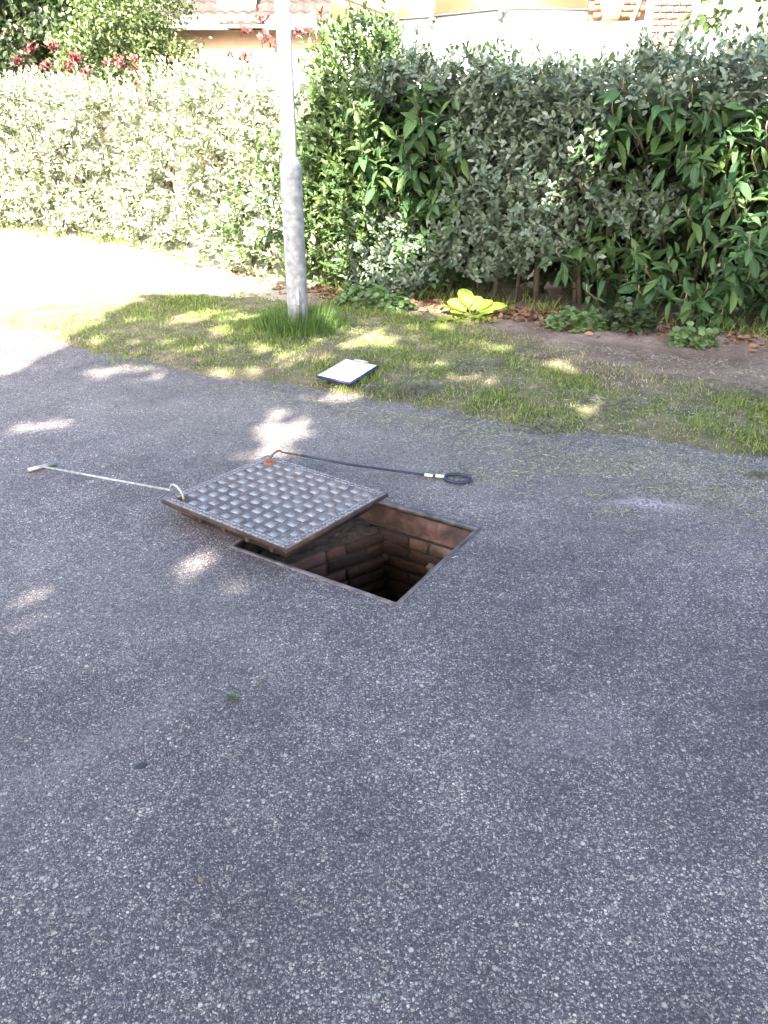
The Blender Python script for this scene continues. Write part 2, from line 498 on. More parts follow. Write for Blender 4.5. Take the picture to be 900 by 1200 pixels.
# ------------------------------------------------------------------ layout curves (metres; camera stands at 0,0)
A_ = np.array([0.848, -0.530]); B_ = np.array([0.530, 0.848])
H_B = np.array([0.041, 2.358])                       # nearest corner of the manhole
H_W, H_D = 0.746, 0.633


def hole_pt(u, w, z):
    """u: 0 at the right wall, grows to the left; w: 0 at the near wall, grows to the far wall"""
    p = H_B - A_ * u + B_ * w
    return (p[0], p[1], z)


EDGE_X = np.array([-14, -9, -5.0, -3.2, -2.09, -1.07, 0.0, 0.903, 1.865, 3.2, 6.0, 12.0])
EDGE_Y = np.array([13.6, 10.2, 7.4, 6.15, 5.42, 4.775, 4.345, 3.905, 3.513, 2.95, 1.8, -0.8])
BACK_X = np.array([-14, -5, -3.4, -2.5, -2.05, -0.9, 0.2, 0.85, 1.45, 2.37, 3.6, 12])
BACK_Y = np.array([13.65, 7.45, 6.5, 6.9, 7.25, 6.97, 6.62, 6.00, 5.16, 4.58, 3.95, 0.5])
HX = np.array([-14, -9, -5.15, -2.94, -0.97, -0.15, 1.07, 2.75, 4.5, 7.0])
HY = np.array([16.3, 13.4, 11.17, 9.82, 7.67, 7.13, 6.66, 5.87, 5.0, 3.8])


def wob(x, y, s=1.0, seed=0.0):
    return (np.sin(x * 3.1 * s + 1.3 + seed) * np.cos(y * 2.7 * s + 0.4 + seed) + 0.5 * np.sin(x * 7.3 * s + y * 5.1 * s + 2.0 + seed)
            + 0.35 * np.sin(x * 13.7 * s - y * 11.9 * s + seed * 2) + 0.2 * np.cos(x * 29 * s + y * 23 * s + seed)) / 1.6


def edge_d(x, y):
    """distance behind the kerbless edge of the asphalt"""
    return (y - np.interp(x, EDGE_X, EDGE_Y)) * 0.9 + 0.05 * wob(x, y, 1.4)


def verge_z(x, y):
    d = edge_d(x, y)
    t = np.clip(d / 0.3, 0, 1); t = t * t * (3 - 2 * t)
    return -0.018 + 0.045 * t + 0.010 * wob(x, y, 1.1, 2.0) * t


def lawn_mask(x, y):
    d = edge_d(x, y)
    b = np.interp(x, BACK_X, BACK_Y) + 0.09 * wob(x, y, 1.6, 5.0) - y
    return (d > 0) & (b > 0) & (x > -3.6)


def hedge_y(x):
    return np.interp(x, HX, HY)


def hedge_n(x):
    e = 0.25
    s = (hedge_y(x + e) - hedge_y(x - e)) / (2 * e)
    n = np.stack([s, -np.ones_like(s), np.zeros_like(s)], -1)
    return n / np.linalg.norm(n, axis=-1, keepdims=True)


# ------------------------------------------------------------------ ground, asphalt
def holed_sheet(name, corners, z, mat, grow):
    hc = [hole_pt(-grow, -grow, z), hole_pt(-grow, H_D + grow, z), hole_pt(H_W + grow, H_D + grow, z), hole_pt(H_W + grow, -grow, z)]
    v = [(x, y, z) for x, y in corners] + hc
    q = [(i, (i + 1) % 4, 4 + (i + 1) % 4, 4 + i) for i in range(4)]
    return tag(link(name, fast_mesh(name, v, quads=q), mat), kind='structure')


# outer corners in the order near-right, far-right, far-left, near-left
holed_sheet('ground', [(220, -220), (220, 260), (-220, 260), (-220, -220)], -0.06, M['earth'], 0.06)
asph = holed_sheet('asphalt_road', [(16, -12), (16, 8), (-20, 18), (-20, -12)], 0.0, M['asphalt'], 0.02)

# verge: one grid, split into lawn and soil
gx = np.arange(-13, 9.001, 0.05); gy = np.arange(-0.8, 17, 0.05)
XX, YY = np.meshgrid(gx, gy, indexing='ij')
ZZ = verge_z(XX, YY) + np.where(edge_d(XX, YY) > 0.3, RNG.normal(0, 0.003, XX.shape), 0)
idx = np.arange(XX.size).reshape(XX.shape)
cx = (XX[:-1, :-1] + 0.025); cy = (YY[:-1, :-1] + 0.025)
ok = (edge_d(cx, cy) > -0.06) & (cy < hedge_y(cx) + 1.9)
lm = lawn_mask(cx, cy) | ((edge_d(cx, cy) <= 0) & (cx > -3.4))
quads = np.stack([idx[:-1, :-1], idx[1:, :-1], idx[1:, 1:], idx[:-1, 1:]], -1)


def sub_grid(name, mask, mat):
    q = quads[mask]
    u, inv = np.unique(q.ravel(), return_inverse=True)
    v = np.stack([XX.ravel()[u], YY.ravel()[u], ZZ.ravel()[u]], -1)
    glare_sand = np.clip((-0.55 - v[:, 0]) / 0.7, 0, 1) * 0.9
    me = fast_mesh(name, v, quads=inv.reshape(-1, 4), attr={'glare_sand': glare_sand}, smooth=True)
    return tag(link(name, me, mat), kind='structure')


sub_grid('lawn', ok & lm, M['lawn'])
sub_grid('soil_bed', ok & ~lm, M['soil'])

# ------------------------------------------------------------------ manhole pit
pit = thing('manhole_pit', 'open square manhole with rusty iron frame and red brick shaft', 'manhole', hole_pt(H_W / 2, H_D / 2, 0))
PL = Vector(pit.location)


def hp(u, w, z):
    return Vector(hole_pt(u, w, z)) - PL


def ring(profile, u0=0, u1=H_W, w0=0, w1=H_D):
    mb = MB()
    v = []
    for o, z in profile:
        for (u, w) in ((u0 - o, w0 - o), (u1 + o, w0 - o), (u1 + o, w1 + o), (u0 - o, w1 + o)):
            v.append(hp(u, w, z))
    q = []
    n = len(profile)
    for i in range(n):
        j = (i + 1) % n
        for k in range(4):
            k2 = (k + 1) % 4
            q.append((i * 4 + k, i * 4 + k2, j * 4 + k2, j * 4 + k))
    return mb.add(v, q=q)


ring([(0.022, 0.004), (0.006, 0.004), (0.004, 0.000), (0.004, -0.02), (0.022, -0.02)]).build('frame_rim', M['rim'], pit)
ring([(0.020, -0.0205), (0.005, -0.0205), (0.014, -0.105), (-0.004, -0.110), (-0.006, -0.122), (0.020, -0.124)]).build('frame_wall', M['rust'], pit)
# mortar backing of the shaft; left wall stands 0.26 m in from the frame
US_F, US_N = 0.445, 0.70      # the left wall was rebuilt askew
US = US_F
mw = MB()
zt, zb = -0.1245, -1.15


def wall_quad(mb, p, q, z0, z1, th):
    p = np.array(p, float); q = np.array(q, float)
    a = hp(p[0], p[1], 0); b = hp(q[0], q[1], 0)
    d = (b - a).normalized(); nrm = Vector((-d.y, d.x, 0)) * th
    v = [a + Vector((0, 0, z0)), b + Vector((0, 0, z0)), b + Vector((0, 0, z1)), a + Vector((0, 0, z1))]
    v += [x + nrm for x in v]
    mb.add(v, q=[(0, 1, 2, 3), (7, 6, 5, 4), (0, 4, 5, 1), (1, 5, 6, 2), (2, 6, 7, 3), (3, 7, 4, 0)])


shaft = None
wall_quad(mw, (0.0, H_D), (H_W + 0.05, H_D), zb, zt, -0.10)          # far
wall_quad(mw, (US_N, 0.0), (US_F, H_D), zb, -0.150, 0.08)                # left, corbelled in
wall_quad(mw, (0.0, 0.0), (H_W, 0.0), zb, zt, 0.10)                   # near
wall_quad(mw, (0.0, 0.0), (0.0, H_D), zb, zt, -0.10)                  # right
wall_quad(mw, (H_W, 0.0), (H_W, H_D), -0.45, zt, 0.10)               # outer left wall above the ledge
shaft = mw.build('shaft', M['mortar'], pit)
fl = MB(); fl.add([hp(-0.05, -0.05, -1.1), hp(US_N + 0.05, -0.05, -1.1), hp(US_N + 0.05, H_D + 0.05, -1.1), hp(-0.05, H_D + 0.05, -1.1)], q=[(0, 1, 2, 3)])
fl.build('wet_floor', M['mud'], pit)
brick_variants = {}


def brick_mesh(L, Hh, D, k):
    key = (round(L, 3), k)
    if key not in brick_variants:
        mb = MB()
        j = lambda s: random.uniform(-s, s)
        v = []
        for y, ins in ((0.0, 0.003), (0.004, 0.0), (D, 0.0)):
            for x, z in ((-L / 2 + ins, -Hh / 2 + ins), (L / 2 - ins, -Hh / 2 + ins), (L / 2 - ins, Hh / 2 - ins), (-L / 2 + ins, Hh / 2 - ins)):
                v.append((x + j(0.004), y + (j(0.002) if y == 0 else 0), z + j(0.0035)))
        q = [(0, 1, 2, 3), (11, 10, 9, 8)]
        for l in (0, 4):
            for i in range(4):
                i2 = (i + 1) % 4
                q.append((l + i, l + 4 + i, l + 4 + i2, l + i2))
        mb.add(v, q=q)
        me = fast_mesh('brick', mb.v, quads=mb.q)
        me.materials.append(M['brick'])
        brick_variants[key] = me
    return brick_variants[key]


def lay(p, q, z_top, z_bot, nrm_sign, skip=None):
    """courses of bricks along the wall p-q (u,w), faces proud of the mortar by about 12 mm"""
    a = hp(*p, 0); b = hp(*q, 0)
    d = (b - a); ln = d.length; d.normalize()
    inw = Vector((-d.y, d.x, 0)) * nrm_sign            # into the shaft
    c = 0
    z = z_top - 0.031
    while z > z_bot:
        x = -0.11 if c % 2 else 0.0
        while x < ln - 0.03:
            L = 0.208 if (c % 3 or random.random() < 0.7) else 0.10
            x0 = max(x, 0.0); x1 = min(x + L, ln)
            if x1 - x0 > 0.035:
                Lq = 0.01 * round((x1 - x0) * 100)
                me = brick_mesh(Lq - 0.010, 0.053, 0.06, random.randint(0, 2))
                o = link('brick', me, None, shaft)
                cc = a + d * ((x0 + x1) / 2) + inw * random.uniform(0.003, 0.010)
                rot = Matrix((( d.x, -inw.x, 0), (d.y, -inw.y, 0), (0, 0, 1))).to_4x4()
                o.matrix_local = Matrix.Translation((cc.x, cc.y, z + random.uniform(-.002, .002))) @ rot @ Matrix.Rotation(random.uniform(-.02, .02), 4, 'Y')
            x += L + 0.002
        z -= 0.063
        c += 1


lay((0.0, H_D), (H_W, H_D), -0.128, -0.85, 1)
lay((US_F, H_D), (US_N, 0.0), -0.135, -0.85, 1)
# dirt bed lying on the corbelled ledge
dm = MB()
nu, nw = 14, 26
vv = []
for i in range(nu + 1):
    for k in range(nw + 1):
        w = H_D * k / nw; ue = US_N + (US_F - US_N) * k / nw; u = ue + 0.004 + (H_W - ue + 0.02) * i / nu
        z = -0.128 + 0.05 * i / nu + random.uniform(-0.014, 0.018) - (0.02 if i == 0 else 0)
        vv.append(hp(u, w, z))
qq = [(i * (nw + 1) + k, i * (nw + 1) + k + 1, (i + 1) * (nw + 1) + k + 1, (i + 1) * (nw + 1) + k) for i in range(nu) for k in range(nw)]
dm.add(vv, q=qq)
dm.build('dirt_ledge', M['dirt'], pit, smooth=True)
# cluster of pale brown lumps under the far frame
lump = MB()
for k in range(26):
    u = random.uniform(0.02, 0.20); 
    lump.bevbox(hp(u, H_D - 0.014 - random.uniform(0, .012), -0.255 + random.uniform(-0.03, 0.03)), (random.uniform(.015, .05),) * 2 + (random.uniform(.012, .04),), 0.005,
                Matrix.Rotation(random.uniform(0, 3), 3, Vector((random.random(), random.random(), random.random())).normalized()))
lump.build('pale_lump', mat_noise('pale_brown_lump', [(0.3, (0.20, 0.13, 0.085)), (0.7, (0.38, 0.28, 0.20))], 30, 0.95), pit)

# ------------------------------------------------------------------ manhole cover
cover = thing('manhole_cover', 'square cast iron cover with raised studs shoved half off the pit', 'manhole cover', (-0.461, 3.039, 0.081))
cover.rotation_euler = (R(-1.6), R(-0.3), R(-36.5))
LW, LD = 0.715, 0.643
bw, bd = LW / 2, LD / 2
# plate: bevelled slab, underside tapering to the seating
pm = MB()
prof = [(0.0, -0.003), (0.003, 0.0)]
v = []
lev = [(0.058, -0.078), (0.046, -0.052), (0.016, -0.030), (0.0, -0.018), (0.0, -0.003), (0.003, 0.0), (0.046, 0.0), (0.049, -0.005)]
for ins, z in lev:
    for sx, sy in ((-1, -1), (1, -1), (1, 1), (-1, 1)):
        v.append((sx * (bw - ins), sy * (bd - ins), z))
q = [(3, 2, 1, 0)]
for l in range(len(lev) - 1):
    for i in range(4):
        i2 = (i + 1) % 4
        q.append((l * 4 + i, l * 4 + i2, l * 4 + 4 + i2, l * 4 + 4 + i))
e = (len(lev) - 1) * 4
q.append((e, e + 1, e + 2, e + 3))
pm.add(v, q=q)
plate = pm.build('plate', M['lid'], cover)
plate.data.materials.append(M['rust_shaded'])
plate.data.materials.append(M['stud'])
plate.data.materials.append(M['rust_bright'])
for i, p in enumerate(plate.data.polygons):
    if i <= 12: p.material_index = 1
    elif i <= 20: p.material_index = 1
    elif 21 <= i <= 24: p.material_index = 0
# front-left stretch of the taper: brighter orange rust painted in as sun on it
pr = MB()
pr.add([(-bw + 0.0165, -bd + 0.0115, -0.0275), (-bw + 0.14, -bd + 0.0115, -0.0275), (-bw + 0.17, -bd + 0.0475, -0.0605), (-bw + 0.055, -bd + 0.0475, -0.0605)], q=[(0, 1, 2, 3)])
pr.build('sunlit_rust', M['rust_bright'], cover)
# stiffening ribs under the edge
for k in range(4):
    x = -bw + 0.20 + k * 0.135
    rb = MB(); rb.box((x, -bd + 0.040, -0.046), (0.016, 0.026, 0.026)); rb.build('rib', M['rust_shaded'], cover)
# studs
NSX, NSY = 10, 10
px_, py_ = (LW - 0.125) / (NSX - 1), (LD - 0.125) / (NSY - 1)
sm = []
for k in range(4):
    mb = MB()
    s = 0.0345
    v = []
    for z, ins in ((-0.006, 0.0), (0.0006, 0.0004), (0.0011, 0.0011)):
        for sx, sy in ((-1, -1), (1, -1), (1, 1), (-1, 1)):
            v.append((sx * (s / 2 - ins) + random.uniform(-.0014, .0014), sy * (s / 2 - ins) + random.uniform(-.0014, .0014), z))
    qs = [(8, 9, 10, 11)]
    for l in (0, 4):
        for i in range(4):
            i2 = (i + 1) % 4
            qs.append((l + i, l + i2, l + 4 + i2, l + 4 + i))
    mb.add(v, q=qs)
    me = fast_mesh('stud', mb.v, quads=mb.q); me.materials.append(M['stud']); sm.append(me)
for i in range(NSX):
    for j in range(NSY):
        x = -bw + 0.0625 + i * px_; y = -bd + 0.0625 + j * py_
        if (i == 0 and j == 0) or (i == 0 and j == NSY - 1): continue     # key slots
        o = link('stud', random.choice(sm), None, cover, (x, y, -0.001 + random.uniform(-0.0016, 0.0008)))
        o.rotation_euler = (0, 0, random.uniform(-0.03, 0.03))
# lozenge chain round the border
bm_ = MB()


def lozenge(x, y, ang, l=0.022, w=0.0105, z=0.002):
    ca, sa = math.cos(ang), math.sin(ang)
    pts = [(-l / 2, 0), (0, -w / 2), (l / 2, 0), (0, w / 2)]
    v = [(x + a * ca - b * sa, y + a * sa + b * ca, z) for a, b in pts] + [(x + a * 1.25 * ca - b * 1.25 * sa, y + a * 1.25 * sa + b * 1.25 * ca, -0.002) for a, b in pts]
    bm_.add(v, q=[(0, 1, 2, 3)] + [(4 + i, 4 + (i + 1) % 4, (i + 1) % 4, i) for i in range(4)])


nx = 34
for k in range(nx):
    t = -bw + 0.03 + (LW - 0.06) * k / (nx - 1)
    for yy in (-bd + 0.023, bd - 0.023):
        lozenge(t, yy + 0.0095, R(32 if k % 2 else -32)); lozenge(t, yy - 0.0095, R(-32 if k % 2 else 32))
ny = 30
for k in range(2, ny - 2):
    t = -bd + 0.03 + (LD - 0.06) * k / (ny - 1)
    for xx in (-bw + 0.023, bw - 0.023):
        lozenge(xx + 0.0095, t, R(90 + (32 if k % 2 else -32))); lozenge(xx - 0.0095, t, R(90 + (-32 if k % 2 else 32)))
tag(bm_.build('border_pattern', M['stud'], cover), kind='stuff')
for (sx, sy) in ((-1, -1), (-1, 1)):
    ks = MB()
    ks.lathe([(0.0, -0.0035), (0.013, -0.0035), (0.016, 0.001), (0.024, 0.001), (0.027, -0.004)], 14, (sx * (bw - 0.066), sy * (bd - 0.062), 0))
    ks.build('key_slot', M['rust_bright' if sy > 0 else 'rust'], cover)
# grit gathered on the cover
gm = MB()
for k in range(2600):
    if random.random() < 0.38: x, y = bw - 0.03 - abs(random.gauss(0, 0.03)), random.uniform(-bd, bd)
    elif random.random() < 0.5: x, y = -bw + 0.005 + abs(random.gauss(0, 0.07)), random.uniform(-0.22, bd - 0.08)
    else: x, y = random.uniform(-bw, bw), random.uniform(-bd, bd)
    if abs(x) > bw - 0.006 or abs(y) > bd - 0.006: continue
    s = random.uniform(0.001, 0.0032)
    z = 0.0008 if (abs(x) > bw - 0.05 or abs(y) > bd - 0.05) else -0.003
    a = random.uniform(0, 3)
    gm.add([(x + s * math.cos(a), y + s * math.sin(a), z), (x + s * math.cos(a + 2.1), y + s * math.sin(a + 2.1), z), (x + s * math.cos(a + 4.2), y + s * math.sin(a + 4.2), z), (x, y, z + s * 1.1)],
           t=[(0, 1, 3), (1, 2, 3), (2, 0, 3)])
tag(gm.build('grit', mat_noise('pale_grit', [(0.35, (0.13, 0.115, 0.115)), (0.6, (0.36, 0.33, 0.31))], 60, 0.9), cover), kind='stuff')
bpy.context.view_layer.update()
CM = cover.matrix_world.copy()

# ------------------------------------------------------------------ lifting tools
tk = thing('lifting_key', 'pale metal lifting key with T handle hooked into the cover', 'lifting key', (-1.65, 3.495, 0))
TKL = Vector(tk.location)
kslot = CM @ Vector((-bw + 0.066, -bd + 0.062, 0.0))
h0 = Vector((-1.65, 3.495, 0.013)); h1 = Vector((kslot.x - 0.065, kslot.y + 0.05, kslot.z + 0.016))
hd = (h1 - h0).normalized()
arc = [h0, h0.lerp(h1, .5), h1]
end = kslot + Vector((0, 0, -0.03))
for t in range(1, 8):
    a = math.pi * t / 8
    p = h1.lerp(kslot, (1 - math.cos(a)) / 2) + Vector((0, 0, 0.042 * math.sin(a)))
    arc.append(p)
arc += [kslot + Vector((0, 0, 0.005)), end]
mb = MB(); mb.tube([p - TKL for p in arc], 0.0052, 10); mb.build('shaft', M['zinc'], tk, smooth=True)
mb = MB(); hv = Vector((0.080, 0.062, 0)).normalized() * 0.066
mb.tube([h0 - hv - TKL, h0 + hv - TKL], 0.0105, 12); mb.build('handle', M['zinc'], tk)

rk = thing('ring_hook', 'thin dark rod with open ring handle and white tape on asphalt', 'lifting hook', (0.34, 3.37, 0))
RKL = Vector(rk.location)
ks2 = CM @ Vector((-bw + 0.066, bd - 0.062, 0.0))
s0 = Vector((0.285, 3.385, 0.012))
s1 = Vector((0.19, 3.402, 0.013))
top = Vector((ks2.x + 0.055, ks2.y + 0.035, ks2.z + 0.034))
mb = MB(); mb.tube([s0 - RKL, s1 - RKL, (s1.lerp(top, 0.5) + Vector((0, 0, -0.008))) - RKL, (s1.lerp(top, 0.86)) - RKL], 0.0062, 8); mb.build('shaft', M['black_rod'], rk, smooth=True)
hk = [s1.lerp(top, 0.86), top]
for t in range(1, 8):
    a = math.pi * t / 8
    hk.append(top.lerp(ks2, (1 - math.cos(a)) / 2) + Vector((0, 0, 0.022 * math.sin(a))))
hk += [ks2 + Vector((0, 0, -0.02))]
mb = MB(); mb.tube([p - RKL for p in hk], 0.005, 8); mb.build('hook', M['rusty_rod'], rk, smooth=True)
td = (s1 - s0).normalized()
for (t0, t1) in ((0.0, 0.042), (0.055, 0.095)):
    mb = MB(); mb.tube([s0 + td * t0 - RKL, s0 + td * t1 - RKL], 0.0082, 10); mb.build('tape', M['tape'], rk)
rp = []
rc = Vector((0.345, 3.367, 0.012)); ux = -td; uy = Vector((-ux.y, ux.x, 0))
for k in range(25):
    a = 2 * math.pi * k / 24
    hexr = 1.0 / max(abs(math.cos(((a + math.pi / 6) % (math.pi / 3)) - math.pi / 6)), 0.8)
    r_ = 0.5 * (1 + hexr)
    rp.append(rc + ux * (-0.058 * r_ * math.cos(a)) + uy * (0.045 * r_ * math.sin(a)) - RKL)
mb = MB(); mb.tube(rp, 0.0075, 8, cap=False); mb.build('ring_handle', M['black_rod'], rk, smooth=True)

# ------------------------------------------------------------------ clipboard on the grass
cb = thing('clipboard', 'white paper on dark blue clipboard lying on the grass', 'clipboard', (-0.225, 4.82, 0.055))
cb.rotation_euler = (R(2.5), R(2), R(-29))
mb = MB(); mb.bevbox((0, 0, 0.011), (0.245, 0.345, 0.014), 0.004); mb.build('board', M['clip_blue'], cb)
mb = MB(); mb.bevbox((0, -0.002, 0.0205), (0.226, 0.325, 0.004), 0.001); mb.build('paper', M['paper'], cb)
mb = MB(); mb.bevbox((0, 0.152, 0.026), (0.11, 0.026, 0.007), 0.003); mb.tube([(-0.05, 0.164, 0.030), (0.05, 0.164, 0.030)], 0.006, 8)
mb.build('clip', M['zinc'], cb)

# ------------------------------------------------------------------ lamp post
PX, PY = -0.648, 5.99
lp = thing('lamp_post', 'grey galvanised steel lamp post rising from the grass verge', 'lamp post', (PX, PY, 0))
mb = MB(); mb.lathe([(0.074, -0.3), (0.076, 0.0), (0.0765, 1.085), (0.078, 1.12), (0.079, 1.15), (0.074, 1.18), (0.058, 1.212), (0.050, 1.225)], 28); mb.build('base_tube', M['galv'], lp, smooth=True)
mb = MB(); mb.lathe([(0.050, 1.22), (0.049, 2.0), (0.042, 5.0), (0.0, 5.0)], 24); mb.build('upper_tube', M['galv'], lp, smooth=True)
# arched service door near the foot, a curved plate
mb = MB()
v, q = [], []
dw, dn = R(34), 8
for i in range(dn + 1):
    an = R(-78) - dw / 2 + dw * i / dn
    ht = 0.30 + 0.05 * math.sin(math.pi * i / dn)
    for z in (0.10, ht):
        for r_ in (0.0764, 0.0792): v.append((r_ * math.cos(an), r_ * math.sin(an), z))
for i in range(dn):
    a = i * 4; b = a + 4
    q += [(a + 1, b + 1, b + 3, a + 3), (a + 3, b + 3, b + 2, a + 2), (a, b, b + 1, a + 1)]
q += [(0, 1, 3, 2), (dn * 4, dn * 4 + 2, dn * 4 + 3, dn * 4 + 1)]
mb.add(v, q=q); sd = mb.build('service_door', M['galv'], lp)
mb = MB(); mb.lathe([(0.0, 0.006), (0.007, 0.006), (0.008, 0.0)], 8); sc_ = mb.build('lock_screw', M['grey_trim'], sd, loc=(0.0795 * math.cos(R(-78)), 0.0795 * math.sin(R(-78)), 0.22)); sc_.rotation_euler = (R(90), 0, R(12))
mb = MB(); mb.bevbox((0.22, 0, 5.02), (0.6, 0.16, 0.1), 0.04); mb.build('lamp_head', M['galv'], lp)

# ------------------------------------------------------------------ leaves
def leaf_tpl(st, wd, fold=0.18, droop=0.12):
    v = [(0, 0, 0)]; uv = [(0.5, 0)]
    for y, w in zip(st, wd):
        zm = -droop * y * y
        v += [(-w, y, zm + fold * w * 0.3), (0, y, zm), (w, y, zm + fold * w * 0.3)]
        uv += [(0.5 - w / 2, y), (0.5, y), (0.5 + w / 2, y)]
    v.append((0, 1, -droop)); uv.append((0.5, 1))
    n = len(st); t, q = [], []
    t += [(0, 2, 1), (0, 3, 2)]
    for i in range(n - 1):
        a = 1 + i * 3; b = a + 3
        q += [(a, a + 1, b + 1, b), (a + 1, a + 2, b + 2, b + 1)]
    a = 1 + (n - 1) * 3; e = len(v) - 1
    t += [(a, a + 1, e), (a + 1, a + 2, e)]
    return np.array(v, float), np.array(t), np.array(q).reshape(-1, 4), np.array(uv, float)


T_SMALL = leaf_tpl([0.30, 0.68], [0.95, 0.90], 0.25, 0.10)
T_LONG = leaf_tpl([0.14, 0.36, 0.62, 0.85], [0.55, 1.0, 0.92, 0.48], 0.30, 0.22)
T_ROUND = leaf_tpl([0.18, 0.45, 0.75, 0.93], [0.62, 1.0, 0.95, 0.55], 0.25, 0.16)


def unit(a):
    return a / np.maximum(np.linalg.norm(a, axis=-1, keepdims=True), 1e-9)


def frames(d, n):
    d = unit(d)
    x = unit(np.cross(d, n))
    z = np.cross(x, d)
    return x, d, z


def leaves_mesh(name, tpl, pos, d, n, L, W, attr=None):
    tv, tt, tq, tuv = tpl
    x, y, z = frames(d, n)
    k = len(tv); m = len(pos)
    V = (pos[:, None, :] + tv[None, :, 0, None] * (x * W[:, None])[:, None, :] + tv[None, :, 1, None] * (y * L[:, None])[:, None, :]
         + tv[None, :, 2, None] * (z * L[:, None])[:, None, :]).reshape(-1, 3)
    off = (np.arange(m) * k)[:, None, None]
    T = (tt[None] + off).reshape(-1, 3); Q = (tq[None] + off).reshape(-1, 4)
    at = None if attr is None else {kk: np.repeat(a, k) for kk, a in attr.items()}
    return fast_mesh(name, V, T, Q, uv=np.tile(tuv, (m, 1)), attr=at, smooth=True)


CP, SP = math.cos(R(PITCH)), math.sin(R(PITCH))


def in_frame(P, mar=0.02):
    dz = P[:, 2] - CAM_H
    yy = P[:, 1] * CP - dz * SP
    zz = P[:, 1] * SP + dz * CP
    u = P[:, 0] / yy * 930 / 900; w = zz / yy * 930 / 1200
    return (yy > 0) & (np.abs(u) < 0.5 + mar) & (np.abs(w) < 0.5 + mar)


def make_leaf_objects(parent, tpl, mat, pos, d, n, L, W, score, limit=300, name='leaf'):
    """the leaves that show largest become objects of their own, the rest one mesh"""
    base = np.array(parent.location)
    vis = in_frame(pos, -0.005)
    sc = np.where(vis, score, 1e9)
    order = np.argsort(sc)
    nsel = min(limit, int(vis.sum()))
    sel = order[:nsel]; rest = order[nsel:]
    tv, tt, tq, tuv = tpl
    shared = {}
    x, y, z = frames(d, n)
    for i in sel:
        wr = round(float(W[i] / L[i]), 1)
        wr = max(wr, 0.1)
        if wr not in shared:
            vv = tv.copy(); vv[:, 0] *= wr
            me = fast_mesh(name, vv, tt, tq, uv=tuv, smooth=True); me.materials.append(mat); shared[wr] = me
        o = bpy.data.objects.new(name, shared[wr])
        COL.objects.link(o)
        o.parent = parent
        l = float(L[i])
        p = pos[i] - base
        o.matrix_local = Matrix(((x[i, 0] * l, y[i, 0] * l, z[i, 0] * l, p[0]), (x[i, 1] * l, y[i, 1] * l, z[i, 1] * l, p[1]), (x[i, 2] * l, y[i, 2] * l, z[i, 2] * l, p[2]), (0, 0, 0, 1)))
    if len(rest):
        me = leaves_mesh('foliage', tpl, pos[rest] - base, d[rest], n[rest], L[rest], W[rest])
        tag(link('foliage', me, mat, parent), kind='stuff')


def rej(n, x0, x1, z0, z1, inside):
    out = np.zeros((0, 2))
    while len(out) < n:
        c = np.stack([RNG.uniform(x0, x1, n * 2), RNG.uniform(z0, z1, n * 2)], -1)
        out = np.concatenate([out, c[inside(c[:, 0], c[:, 1])]])
    return out[:n]


def rvec(n):
    return unit(RNG.normal(size=(n, 3)))


def front_point(x, z, depth, bulge=0.16):
    n = hedge_n(x)
    b = bulge * wob(x * 1.3, z * 1.7, 0.9, 3.0)
    round_top = 0.25 * np.clip((z - 1.55) / 0.4, 0, 1) ** 2
    y = hedge_y(x)
    p = np.stack([x, y, z], -1)
    return p + n * (b - round_top - depth)[:, None], n


def shoot_leaves(nsh, x0, x1, z0, z1, inside, dmax, per=9, slen=0.24, L=(0.05, 0.085), wr=0.24, up=0.55, out=0.6, power=1.6, bulge=0.16):
    c = rej(nsh, x0, x1, z0, z1, inside)
    dep = dmax * RNG.random(nsh) ** power
    base, n = front_point(c[:, 0], c[:, 1], dep, bulge)
    ax = unit(n * out + np.array([0, 0, up]) + 0.55 * rvec(nsh))
    sl = slen * RNG.uniform(0.6, 1.25, nsh)
    side0 = unit(np.cross(ax, rvec(nsh)))
    side1 = np.cross(ax, side0)
    P, D, NN, LL, SC = [], [], [], [], []
    for k in range(per):
        t = (k + 0.5) / per
        an = 2.4 * k + RNG.uniform(-.4, .4, nsh)
        rad = side0 * np.cos(an)[:, None] + side1 * np.sin(an)[:, None]
        p = base + ax * (sl * t)[:, None]
        d = unit(rad * (1.0 - 0.55 * t) + ax * (0.45 + 0.6 * t) + 0.25 * rvec(nsh))
        nn = unit(ax * 0.7 + np.array([0, 0, 0.8]) + n * 0.45 + 0.35 * rvec(nsh))
        P.append(p); D.append(d); NN.append(nn)
        LL.append(RNG.uniform(*L, nsh) * (1.0 - 0.35 * abs(t - 0.45)))
        SC.append(dep + 0.25 * RNG.random(nsh) - t * 0.1)
    P, D, NN = np.concatenate(P), np.concatenate(D), np.concatenate(NN)
    LL, SC = np.concatenate(LL), np.concatenate(SC)
    return P, D, NN, LL, LL * wr * RNG.uniform(0.85, 1.2, len(LL)), SC, (base, ax, sl)


def cat(*sets):
    return [np.concatenate([s[i] for s in sets]) for i in range(6)]


